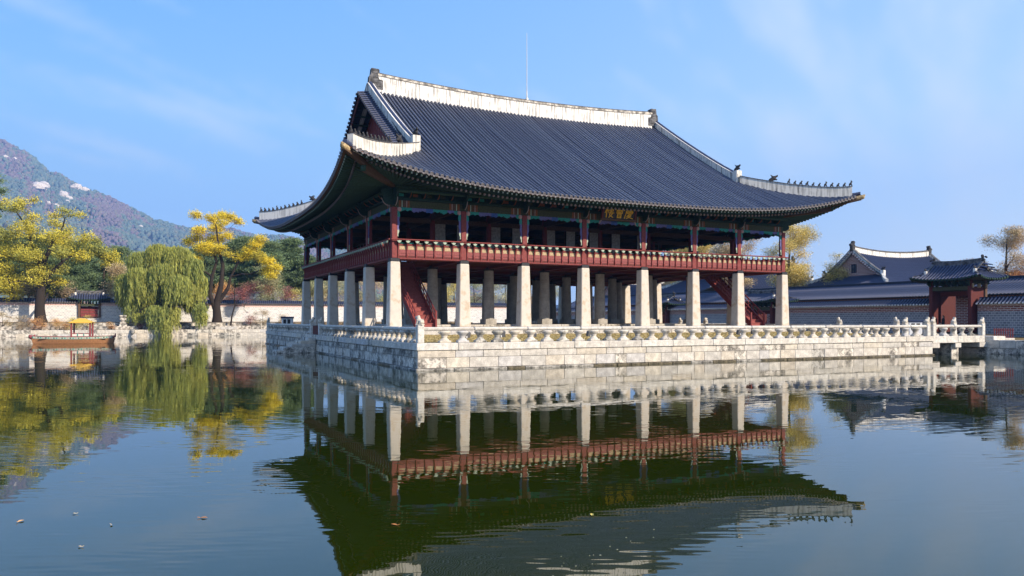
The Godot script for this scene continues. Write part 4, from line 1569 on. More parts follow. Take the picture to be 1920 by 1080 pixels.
			skin([[c + dg * -0.25 + Vector3(0, -0.22, 0), c + dg * 0.20 + Vector3(0, -0.14, 0), 0.20, 0.19], [c + dg * 0.20 + Vector3(0, -0.10, 0), c + dg * 0.36 + Vector3(0, 0.02, 0), 0.14, 0.08]], 0.06, 0.06, m)
			build("tip_cover", m, M.tip_cap, t)
		gable(t.get_parent(), r, sx)
	# lightning rod
	var lr := group_node("lightning_rod", t.get_parent(), Vector3(0.15, EYE + 20.42, 0))
	var m2 := MB.new()
	m2.tube([Vector3(0, 0.6, 0), Vector3(0, 4.0, 0), Vector3(0, 6.3, 0)], [0.035, 0.028, 0.018], 6)
	build("mast", m2, M.steel, lr)
	m2 = MB.new()
	m2.lathe([Vector2(0.16, 0.0), Vector2(0.14, 0.18), Vector2(0.06, 0.28), Vector2(0.05, 0.9)], 8)
	build("mast_foot", m2, M.plaster, lr)

func rx_in(r: Roof) -> float:
	return r.rx - 0.01

# gable end: boards, barge boards, and the short rows of tiles that roof its verge
func gable(t: Node3D, r: Roof, sx: float) -> void:
	var g := group_node("gable", t)
	var top := func(z: float) -> float: return r.y(false, rx_in(r), r.out_at(false, 14.75) - absf(z))
	var b := MB.new()
	var base_y := r.h0 + 3.55
	var n := 76
	for i in n:
		var z := lerpf(-10.4, 10.4, (i + 0.5) / n)
		var y: float = top.call(z) - 0.25
		if y > base_y:
			b.box(Vector3(sx * (14.05 + 0.02 * (i % 2)), (y + base_y) / 2, z), Vector3(0.06, y - base_y, 20.8 / n - 0.03))
	build("gable_boards", b, M.gable_wood, g).set_meta("kind", "stuff")
	b = MB.new()
	var poly := PackedVector2Array([Vector2(-8.5, base_y), Vector2(8.5, base_y)])
	for i in 13:
		var z := lerpf(8.5, -8.5, i / 12.0)
		poly.push_back(Vector2(z, maxf(base_y + 0.01, top.call(z) - 0.45)))
	b.plate(poly, 0.08, Vector3(sx * 13.85, 0, 0), Basis(Vector3.BACK, Vector3.UP, Vector3.LEFT))
	build("gable_back", b, M.dark_wood, g)
	for sz in [-1.0, 1.0]:
		var pts := []
		var under := []
		var up := []
		for i in 15:
			var z = lerpf(0.02, 11.2, i / 14.0) * sz
			pts.push_back(Vector3(sx * 15.62, top.call(z) - 0.72, z))
			under.push_back(Vector3(sx * 14.0, top.call(z) - 0.16, z))
			up.push_back(Vector3(sx * 15.78, top.call(z) - 0.24, z))
		b = MB.new()
		b.strip(pts, range(15).map(func(_i): return 0.50), 0.07)
		build("barge_board", b, M.red_dark, g)
		b = MB.new()
		b.sheet([under, up])
		build("verge_bed", b, M.tile_bed, g)
		for i in 13:       # short purlin ends under the overhang
			var z = lerpf(0.4, 10.6, i / 12.0) * sz
			put("purlin_end", bev_box(Vector3(1.6, 0.13, 0.13), 0.02), g, Transform3D(Basis(), Vector3(sx * 14.8, top.call(z) - 0.36, z)), M.deep_green)
		if not cache.has("verge"):
			var m := MB.new()
			m.tiles([Vector3(0, -0.10, 0), Vector3(-0.32, -0.05, 0), Vector3(-0.65, 0.0, 0), Vector3(-0.95, 0.04, 0)], Vector3.BACK, 0.135, 5)
			m.lathe([Vector2(0.0, 0.0)], 3)
			cache["verge"] = m.mesh(M.tile_crest)
			m = MB.new()
			m.lathe([Vector2(0.0, 0.025), Vector2(0.09, 0.025), Vector2(0.12, 0.02), Vector2(0.122, -0.06)], 10)
			cache["verge_end"] = m.mesh(M.tile_end)
		var rows := 30
		var ends := []
		for i in rows:
			var z = lerpf(0.25, 11.5, i / float(rows - 1)) * sz
			var p := Vector3(sx * 15.85, top.call(z) - 0.16, z)
			put("verge_tile", cache["verge"], g, Transform3D(Basis(Vector3.UP, 0.0 if sx > 0 else PI), p))
			ends.push_back(Transform3D(Basis(Vector3.BACK, -PI / 2 * sx), p + Vector3(sx * 0.02, -0.08, 0)))
		many("verge_tile_end", cache["verge_end"], ends, g)

# everything under one eave: boards, two ranks of rafters
func eaves(t: Node3D, r: Roof, k: int) -> void:
	var side := k % 2 == 1
	var A := r.az if side else r.ax
	var col := (r.ax if side else r.az) - 4.3
	var ac := A - 4.3 - 0.25
	var yi := EYE + 8.98
	if not cache.has("rafter"):
		cache["rafter"] = unit_rafter(true)
		cache["flying"] = unit_rafter(false)
	var at := func(a: float, s: float, dy: float) -> Vector3:      # a point s metres in from the eave on the line to the inner end
		var E := r.at(k, a, 0.0)
		var I := r.turn(k, clampf(a, -ac, ac), yi, col - 0.5)
		var f := s / (r.out_at(side, a) - col + 0.5)
		var p := E.lerp(I, f)
		var s1 := 1.0 / (r.out_at(side, a) - col + 0.5)
		var yR := E.y - 0.36                                       # rafter end height
		var fr := clampf((f - s1) / (1.0 - s1), -1.0, 1.0)
		p.y = lerpf(yR, yi, fr) + dy
		return p
	var n := int((A * 2 - 1.2) / 0.335)
	var rw := []
	var fw := []
	for i in n:
		var a := (i - (n - 1) / 2.0) * 0.335
		var p0: Vector3 = at.call(a, 1.0, 0.0)
		var p1: Vector3 = at.call(a, r.out_at(side, a) - col + 0.5, 0.0)
		var z := (p0 - p1)
		var zn := z.normalized()
		var x := Vector3.UP.cross(zn).normalized()
		rw.push_back(Transform3D(Basis(x, zn.cross(x), z), p0))
		p0 = at.call(a, 0.22, 0.0)
		p0.y = r.at(k, a, 0).y - 0.20
		p1 = at.call(a, 1.75, 0.20)
		z = (p0 - p1)
		zn = z.normalized()
		x = Vector3.UP.cross(zn).normalized()
		fw.push_back(Transform3D(Basis(x, zn.cross(x), z), p0))
	if k < 2:
		for q in rw:
			put("rafter", cache["rafter"], t, q)
		for q in fw:
			put("flying_rafter", cache["flying"], t, q)
	else:
		many("rafter", cache["rafter"], rw, t)
		many("flying_rafter", cache["flying"], fw, t)
	# boards: under the tiles, over the rafters, and the two fascia strips
	var rows := []
	var m := 48
	for q in [[-0.02, -0.055], [0.9, -1.0], [1.05, 0.10], [99.0, 0.10]]:
		var row := []
		for i in m + 1:
			var a := lerpf(-A + 0.1, A - 0.1, float(i) / m)
			var s := minf(q[0], r.out_at(side, a) - col + 0.5)
			var p: Vector3 = at.call(a, s, q[1])
			if q[0] < 0.95:
				p.y = r.at(k, a, 0).y - (0.105 if q[0] < 0.5 else 0.07)
			row.push_back(p)
		rows.push_back(row)
	for e in [[rows[0], rows[1]], [rows[2], rows[3]]]:
		var b := MB.new()
		b.sheet(e, Vector3.DOWN)
		build("soffit", b, M.brown_wood, t)
	var f1 := []
	var f2 := []
	var f3 := []
	for i in m + 1:
		var a := lerpf(-A + 0.25, A - 0.25, float(i) / m)
		f1.push_back(at.call(a, 1.10, 0.085))
		var p: Vector3 = at.call(a, 0.26, 0.0)
		p.y = r.at(k, a, 0).y - 0.135
		f2.push_back(p)
		p = at.call(a, 0.10, 0.0)
		p.y = r.at(k, a, 0).y - 0.10
		f3.push_back(p)
	for e in [[f1, 0.11, 0.10, M.rafter_green], [f2, 0.07, 0.12, M.rafter_green], [f3, 0.10, 0.05, M.orange_paint]]:
		var b := MB.new()
		var hs := []
		hs.resize(m + 1)
		hs.fill(e[1])
		b.strip(e[0], hs, e[2])
		build("eave_board", b, e[3], t)

# ------------------------------------------------------------------ the hanging board with the pavilion's name
func name_board(C: Vector3) -> void:
	var tilt := Basis(Vector3.RIGHT, deg_to_rad(16.0))
	var t := thing("name_board", Vector3(17.26, EYE + 7.50, 0.62), "black signboard with three golden characters hanging under the front eaves", "sign")
	t.basis = tilt
	put("board", bev_box(Vector3(2.75, 1.16, 0.07), 0.01), t, Transform3D(Basis(), Vector3(0, 0.66, 0)), M.sign_black)
	for q in [[Vector3(0, 0.03, 0.02), Vector3(3.1, 0.14, 0.14)], [Vector3(0, 1.29, 0.02), Vector3(3.1, 0.12, 0.14)]]:
		put("frame", bev_box(q[1], 0.02), t, Transform3D(Basis(), q[0]), M.brown_wood)
	for sx in [-1.46, 1.46]:
		put("frame", bev_box(Vector3(0.16, 1.14, 0.13), 0.02), t, Transform3D(Basis(), Vector3(sx, 0.66, 0.02)), M.red_dark)
		put("frame_tip", bev_box(Vector3(0.08, 0.40, 0.06), 0.02), t, Transform3D(Basis(Vector3.BACK, signf(sx) * 0.5), Vector3(sx * 1.07, -0.17, 0.03)), M.flower_end)
	var glyphs := [
		[[4.8, 0, 5.2, 1], [1, 1.3, 9.2, 1.2], [1.6, 1.3, 1.2, 6], [1.2, 6, 0, 10], [2.6, 2.4, 8.4, 2.3], [8.3, 2.3, 8.2, 3.8], [4.4, 1.3, 4.4, 3.8], [6.6, 1.3, 6.6, 3.8], [2.5, 3.9, 8.7, 3.8], [2.2, 4.8, 9, 4.7], [2.3, 4.8, 2, 5.7], [9, 4.7, 8.5, 5.6], [3.1, 5.6, 3.3, 6.4], [4.4, 5.4, 4.7, 6.6], [4.7, 6.6, 7.1, 6.6], [5.7, 5.3, 6.1, 5.9], [7.5, 5.5, 8, 6.2], [4.6, 7, 2.6, 8.6], [3.9, 7.7, 7.2, 7.6], [7.2, 7.6, 5, 9.2], [5, 9.2, 2.2, 10], [4, 8.2, 6, 9.3], [6, 9.3, 9.4, 10]],
		[[5, 0, 2.8, 2.2], [2.8, 2.2, 0, 3.8], [5, 0, 7.2, 2.2], [7.2, 2.2, 10, 3.8], [3.4, 3.1, 6.6, 3.1], [2, 4, 8, 4], [2, 4, 2, 6.3], [8, 4, 8, 6.3], [2, 6.3, 8, 6.3], [5, 4, 5, 6.3], [3.3, 4.6, 3.8, 5.7], [6.7, 4.6, 6.2, 5.7], [3, 7.1, 7, 7.1], [3, 7.1, 3, 10], [7, 7.1, 7, 10], [3, 8.5, 7, 8.5], [3, 9.9, 7, 9.9]],
		[[0, 2.9, 3.6, 2.7], [1.8, 0, 1.8, 10], [1.7, 3.1, 0, 6.6], [1.9, 3.3, 3.6, 5.4], [4.8, 0.8, 9, 0.8], [4.8, 0.8, 4.8, 2.6], [9, 0.8, 9, 2.6], [4, 1.7, 9.9, 1.7], [4.8, 2.6, 9, 2.6], [6.9, 0, 6.9, 5.4], [5, 3.5, 8.8, 3.5], [5, 3.5, 5, 5], [8.8, 3.5, 8.8, 5], [5, 5, 8.8, 5], [6.4, 5.4, 5.2, 8.2], [5.2, 8.2, 9.3, 10], [8.4, 6.2, 7.2, 8.6], [7.2, 8.6, 4.8, 10], [3.9, 6.5, 10, 6.4]]]
	for g in 3:
		var b := MB.new()
		var ox := 0.88 - g * 0.88
		for s in glyphs[g]:
			var p := Vector3(ox + (s[0] - 5.0) * 0.078, 1.13 - s[1] * 0.094, 0.05)
			var q := Vector3(ox + (s[2] - 5.0) * 0.078, 1.13 - s[3] * 0.094, 0.05)
			var d := (q - p).normalized()
			b.box((p + q) / 2, Vector3(p.distance_to(q) + 0.05, 0.062 if absf(d.x) > 0.8 else 0.075, 0.03), Basis(d, Vector3.BACK.cross(d), Vector3.BACK), 0.008)
		build("character", b, M.gold, t)

# ------------------------------------------------------------------ tile-capped walls, halls and gates
func row_mesh(pts: Array, r: float, seg := 5) -> ArrayMesh:
	var b := MB.new()
	b.tiles(pts, Vector3.RIGHT, r, seg)
	return b.mesh(M.tile_crest)

# a straight wall from a to b with a two-sided tile cap; heights above water
func tiled_wall(t: Node3D, a: Vector3, b: Vector3, y0: float, y1: float, y2: float, y3: float, th: float, low: Material, band: Material, white_ends: bool) -> void:
	var d := (b - a).normalized()
	var L := a.distance_to(b)
	var o := Transform3D(Basis(d, Vector3.UP, d.cross(Vector3.UP)), (a + b) / 2)
	put("masonry", bev_box(Vector3(L, y1 - y0, th), 0.0), t, Transform3D(o.basis, o.origin + Vector3(0, (y0 + y1) / 2, 0)), low)
	put("brick_band", bev_box(Vector3(L, y2 - y1, th + 0.006), 0.0), t, Transform3D(o.basis, o.origin + Vector3(0, (y1 + y2) / 2, 0)), band)
	put("plaster_strip", bev_box(Vector3(L, 0.10, th + 0.12), 0.02), t, Transform3D(o.basis, o.origin + Vector3(0, y2 + 0.05, 0)), M.plaster)
	var w := th / 2 + 0.42
	var cap := MB.new()
	for s in [-1.0, 1.0]:
		cap.quad(o * Vector3(-L / 2, y3 - 0.12, 0), o * Vector3(L / 2, y3 - 0.12, 0), o * Vector3(L / 2, y2 + 0.14, s * w), o * Vector3(-L / 2, y2 + 0.14, s * w), Vector3.UP)
		cap.quad(o * Vector3(-L / 2, y2 + 0.10, 0), o * Vector3(L / 2, y2 + 0.10, 0), o * Vector3(L / 2, y2 + 0.12, s * w), o * Vector3(-L / 2, y2 + 0.12, s * w), Vector3.DOWN)
	cap.box(o * Vector3(0, y3 - 0.08, 0), Vector3(L, 0.22, 0.24), o.basis, 0.03)
	build("tile_bed", cap, M.tile_bed, t)
	var where := []
	var ends := []
	var n := int(L / 0.36)
	for i in n:
		for s in [0.0, PI]:
			var q := o * Transform3D(Basis(Vector3.UP, s), Vector3((i + 0.5) * L / n - L / 2, 0, 0))
			where.push_back(q)
			ends.push_back(q * Transform3D(Basis(Vector3.RIGHT, PI / 2 - 0.25), Vector3(0, y2 + 0.17, w + 0.02)))
	many("cap_tile", row_mesh([Vector3(0, y2 + 0.15, w), Vector3(0, lerpf(y2 + 0.15, y3 - 0.1, 0.5), w / 2), Vector3(0, y3 - 0.08, 0.06)], 0.105, 4), where, t)
	var e := MB.new()
	e.lathe([Vector2(0.0, 0.03), Vector2(0.10, 0.02), Vector2(0.115, -0.03)], 8)
	many("cap_tile_end", e.mesh(M.plaster if white_ends else M.tile_end), ends, t)

# roof of a hall: beds, merged tile rows, ridges, gables
func hall_roof(t: Node3D, r: Roof, spacing: float, wall: Material, ridge_mat: Material, wide: float, white := true) -> void:
	for k in 4:
		build("tile_bed", roof_bed(r, k, 0.03, 24, 8), M.tile_bed, t)
		var A := r.az if k % 2 else r.ax
		var n := int((A * 2 - 0.3) / spacing)
		var m := MB.new()
		var e := MB.new()
		for i in n:
			var a := (i - (n - 1) / 2.0) * spacing
			if r.reach(k, a) < 0.3:
				continue
			m.tiles(row_points(r, k, a, 0.9), r.along(k), 0.115, 4)
			var p := r.at(k, a, 0.0)
			e.box(p + Vector3(0, 0.0, 0) - r.outward(k) * 0.01, Vector3(0.2, 0.2, 0.05) if k % 2 == 0 else Vector3(0.05, 0.2, 0.2), Basis(), 0.03)
			e.box(r.at(k, a, 0.55) + Vector3(0, -0.30, 0), Vector3(0.12, 0.12, 1.0) if k % 2 == 0 else Vector3(1.0, 0.12, 0.12))
		build("tile_row", m, M.tile_crest, t).set_meta("kind", "stuff")
		build("eave_tile", e, M.tile_end if white else M.rafter_green, t).set_meta("kind", "stuff")
		var rows := []
		for q in [0.0, 99.0]:
			var row := []
			for i in 25:
				var a := lerpf(-A + 0.1, A - 0.1, i / 24.0)
				var p := r.at(k, a, minf(q, 2.2))
				p.y = p.y - 0.16 if q < 1.0 else r.h0 - 0.05
				row.push_back(p)
			rows.push_back(row)
		m = MB.new()
		m.sheet(rows, Vector3.DOWN)
		build("soffit", m, M.lintel_green, t)
	var pts := []
	var h := []
	var cap := []
	var hh := 0.75 * wide
	for i in 13:
		var x := lerpf(-r.rx, r.rx, i / 12.0)
		var p := Vector3(x, r.y(false, x, 99) - 0.15, 0)
		pts.push_back(p); h.push_back(hh); cap.push_back(p + Vector3(0, hh, 0))
	var m := MB.new()
	m.strip(pts, h, 0.40 * wide)
	build("ridge_wall", m, ridge_mat, t)
	m = MB.new()
	m.strip(cap, range(13).map(func(_i): return 0.10), 0.52 * wide)
	m.tiles(cap.map(func(p): return p + Vector3(0, 0.1, 0)), Vector3.BACK, 0.13, 5, 0.0)
	build("ridge_cap", m, M.tile_grey, t)
	for s in [-1.0, 1.0]:
		m = MB.new()
		var q := Vector3(s * r.rx, r.y(false, r.rx, 99), 0)
		m.box(q + Vector3(0, hh * 0.6, 0), Vector3(0.7, hh * 1.3, 0.5) * wide, Basis(), 0.08)
		m.box(q + Vector3(s * -0.05, hh * 1.45, 0), Vector3(0.45, 0.7, 0.5) * wide, Basis(Vector3.BACK, s * 0.25), 0.08)
		m.box(q + Vector3(s * 0.3, hh * 1.25, 0), Vector3(0.5, 0.3, 0.4) * wide, Basis(Vector3.BACK, -s * 0.5), 0.06)
		build("ridge_finial", m, M.figure_clay, t)
		var tri := []
		var top_z := r.az - (r.ax - r.rx)
		for sz in [1.0, -1.0]:
			pts = []
			h = []
			cap = []
			for i in 8:
				var z := lerpf(0.1, top_z, i / 7.0)
				var y := r.y(false, r.rx - 0.01, r.out_at(false, r.rx) - z)
				pts.push_back(Vector3(s * r.rx, y - 0.2, sz * z)); h.push_back(0.62 * wide)
				cap.push_back(Vector3(s * r.rx, y - 0.2 + 0.62 * wide, sz * z))
				tri.push_back(Vector2(sz * z, y - 0.15))
			m = MB.new()
			m.strip(pts, h, 0.36 * wide)
			build("descending_ridge", m, M.plaster_worn if white else M.tile_grey, t)
			m = MB.new()
			m.strip(cap, range(8).map(func(_i): return 0.08), 0.44 * wide)
			build("ridge_cap", m, M.tile_grey, t)
			m = MB.new()
			m.box(pts[7] + Vector3(0, 0.42 * wide, sz * 0.1), Vector3(0.5, 0.95, 0.5) * wide, Basis(), 0.04)
			build("ridge_block", m, M.plaster, t)
			put("dragon_head", dragon_head(), t, Transform3D(Basis(Vector3.UP, -sz * PI / 2).scaled(Vector3.ONE * wide), pts[7] + Vector3(0, 0.85 * wide, sz * 0.1)))
			pts = []
			h = []
			for i in 7:
				var p := r.hip(s, sz, lerpf(r.ax - r.rx, 0.3, i / 6.0))
				pts.push_back(p - Vector3(0, 0.15, 0)); h.push_back(0.55 * wide)
			m = MB.new()
			m.strip(pts, h, 0.34 * wide)
			build("hip_ridge", m, M.plaster_worn if white else M.tile_grey, t)
			m = MB.new()       # verge tiles beside the gable
			for i in maxi(2, int(top_z / 0.33)):
				var z := 0.2 + i * 0.33
				var y := r.y(false, r.rx - 0.01, r.out_at(false, r.rx) - z)
				m.tiles([Vector3(s * (r.rx + 0.75), y - 0.12, sz * z), Vector3(s * (r.rx + 0.1), y + 0.04, sz * z)], Vector3.BACK, 0.11, 4)
			build("verge_tile", m, M.tile_crest, t).set_meta("kind", "stuff")
		var poly := PackedVector2Array()
		poly.push_back(tri[0])
		for i in range(1, 8):
			poly.push_back(tri[i])
		for i in range(15, 8, -1):
			poly.push_back(tri[i])
		m = MB.new()
		m.plate(poly, 0.12, Vector3(s * (r.rx - 0.35), 0, 0), Basis(Vector3.BACK, Vector3.UP, Vector3.LEFT))
		var gb := build("gable", m, wall, t)
		if wide > 0.8:
			put("gable_window", bev_box(Vector3(0.06, 1.25, 0.9), 0.01), gb, Transform3D(Basis(), Vector3(s * (r.rx - 0.28), tri[0].y - 2.25, 0)), M.tile_bed)
			for n in 3:
				put("window_bar", bev_box(Vector3(0.04, 1.2, 0.05), 0.0), gb, Transform3D(Basis(), Vector3(s * (r.rx - 0.24), tri[0].y - 2.25, -0.3 + n * 0.3)), M.tile_grey)
			for n in 2:
				put("window_bar", bev_box(Vector3(0.04, 0.05, 0.86), 0.0), gb, Transform3D(Basis(), Vector3(s * (r.rx - 0.24), tri[0].y - 2.45 + n * 0.45, 0)), M.tile_grey)

func hall(called: String, at: Vector3, r: Roof, label: String, turn := 0.0) -> Node3D:
	var t := thing(called, at, label, "hall", "", turn)
	hall_roof(t, r, 0.40, M.brick_red, M.plaster, 1.0)
	var w := r.ax - 2.2
	var d := r.az - 2.2
	put("wall", bev_box(Vector3(w * 2, r.h0 - 1.6, d * 2), 0.0), t, Transform3D(Basis(), Vector3(0, 1.0 + (r.h0 - 1.6) / 2, 0)), M.beige_paint)
	for i in 8:
		for s in [-1.0, 1.0]:
			put("post", bev_box(Vector3(0.32, r.h0 - 1.2, 0.32), 0.03), t, Transform3D(Basis(), Vector3(lerpf(-w, w, i / 7.0), 1.0 + (r.h0 - 1.2) / 2, s * d)), M.red_wood)
	return t

# a roofed gate in a wall; local x runs along the wall
func gate(called: String, at: Vector3, turn: float, base: float, half: float, eave: float, ridge: float, depth: float, label: String, group: String, open: bool) -> Node3D:
	var t := thing(called, at, label, "gate", group, turn)
	var r := Roof.new()
	r.ax = half + 1.75; r.az = depth + (1.25 if open else 0.75); r.er = 0.15; r.h0 = eave; r.lift = 0.42; r.q = 3.0; r.R = ridge; r.c = 0.2; r.sag = 0.12; r.rx = half + 0.55; r.dl = 1.6
	hall_roof(t, r, 0.36, M.red_dark, M.tile_grey, 0.55, false)
	for sx in [-1.0, 1.0]:
		for sz in [-1.0, 1.0]:
			put("post", bev_box(Vector3(0.36, eave - base, 0.36), 0.04), t, Transform3D(Basis(), Vector3(sx * half, (eave + base) / 2, sz * depth)), M.brown_wood if sz > 0 else M.red_dark)
		put("side_panel", bev_box(Vector3(0.08, eave - base - 0.9, depth * 2 - 0.36), 0.0), t, Transform3D(Basis(), Vector3(sx * half, (eave + base) / 2 - 0.3, 0)), M.red_dark)
		put("side_beam", bev_box(Vector3(0.22, 0.36, depth * 2 + 0.7), 0.03), t, Transform3D(Basis(), Vector3(sx * half, eave - 0.32, 0)), M.lintel_green)
		for q in 3:
			put("side_bracket", bev_box(Vector3(0.3, 0.42, 0.16), 0.03), t, Transform3D(Basis(), Vector3(sx * (half + 0.16), eave - 0.62, (q - 1) * depth * 0.95)), M.beige_paint)
	for sz in [-1.0, 1.0]:
		put("lintel", bev_box(Vector3(half * 2 - 0.36, 0.42, 0.24), 0.03), t, Transform3D(Basis(), Vector3(0, eave - 0.85, sz * depth)), M.lintel_green)
		for q in 7:
			put("bracket", bev_box(Vector3(0.16, 0.50, 0.7), 0.04), t, Transform3D(Basis(Vector3.RIGHT, -sz * 0.5), Vector3(-half + q * half / 3.0, eave - 0.32, sz * (depth + 0.3))), M.deep_green)
	put("head_rail", bev_box(Vector3(half * 2 - 0.36, 0.5, 0.14), 0.02), t, Transform3D(Basis(), Vector3(0, eave - 1.35, 0)), M.red_dark)
	var lw := half - 0.22
	var lh := eave - 1.6 - base
	for sx in [-1.0, 1.0]:
		var leaf := group_node("door_leaf", t, Vector3(sx * lw, base, 0.0 if open else depth + 0.22))
		leaf.rotation.y = (sx * 1.35 if open else 0.0)
		put("door_board", bev_box(Vector3(lw - 0.02, lh, 0.07), 0.01), leaf, Transform3D(Basis(), Vector3(-sx * lw / 2, lh / 2 + 0.05, 0)), M.red_dark if open else M.red_wood)
		for q in 3:
			put("door_band", bev_box(Vector3(lw - 0.1, 0.07, 0.03), 0.008), leaf, Transform3D(Basis(), Vector3(-sx * lw / 2, lh * (0.14 + 0.36 * q), 0.05)), M.brown_wood)
	put("sill", bev_box(Vector3(half * 2, 0.16, 0.3), 0.02), t, Transform3D(Basis(), Vector3(0, base + 0.06, 0)), M.brown_wood)
	return t

func bridge(z0: float, z1: float, label: String) -> void:      # from the platform to the east bank
	var x0 := XE + 0.09
	var x1 := 44.0
	var t := thing("stone_bridge", Vector3.ZERO, label, "bridge", "stone bridges to the east bank")
	var L := x1 - x0
	for z in [z0, z1]:
		var s := 1.0 if z == z0 else -1.0
		var at := x0
		for l in [2.9, 2.0, L - 4.9]:
			put("side_slab", bev_box(Vector3(l - 0.015, 0.52, 0.5), 0.03), t, Transform3D(Basis(), Vector3(at + l / 2, COP - 0.27, z - s * 0.25)), [M.granite_6, M.granite_clean, M.granite_1][rng.randi() % 3])
			at += l
		balustrade(t, Vector3(x0, 0, z - s * 0.2), Vector3(x1 + 0.1, 0, z - s * 0.2), COP - 0.01, [[0.25, 0.0], [L - 0.1, 0.0]], 0.15, 1.02)
	var m := MB.new()
	m.box(Vector3((x0 + x1) / 2, COP - 0.22, (z0 + z1) / 2), Vector3(L, 0.34, absf(z0 - z1) - 1.0))
	build("deck", m, M.granite_3, t)
	put("pier", bev_box(Vector3(0.85, 1.4, 0.85), 0.03), t, Transform3D(Basis(), Vector3(x0 + 3.0, 0.10, z0 - 0.75)), M.granite_stained_1)
	put("pier", bev_box(Vector3(0.85, 1.4, 0.85), 0.03), t, Transform3D(Basis(), Vector3(x0 + 3.0, 0.10, z1 + 0.75)), M.granite_stained_1)
	put("pier_cap", bev_box(Vector3(0.7, 0.36, absf(z0 - z1) - 0.1), 0.03), t, Transform3D(Basis(), Vector3(x0 + 3.0, COP - 0.72, (z0 + z1) / 2)), M.granite_clean)
	for x in [x0 + 0.35, x1 - 0.2]:
		put("corbel", bev_box(Vector3(0.9, 0.36, absf(z0 - z1)), 0.03), t, Transform3D(Basis(), Vector3(x, COP - 0.72, (z0 + z1) / 2)), M.granite_1)

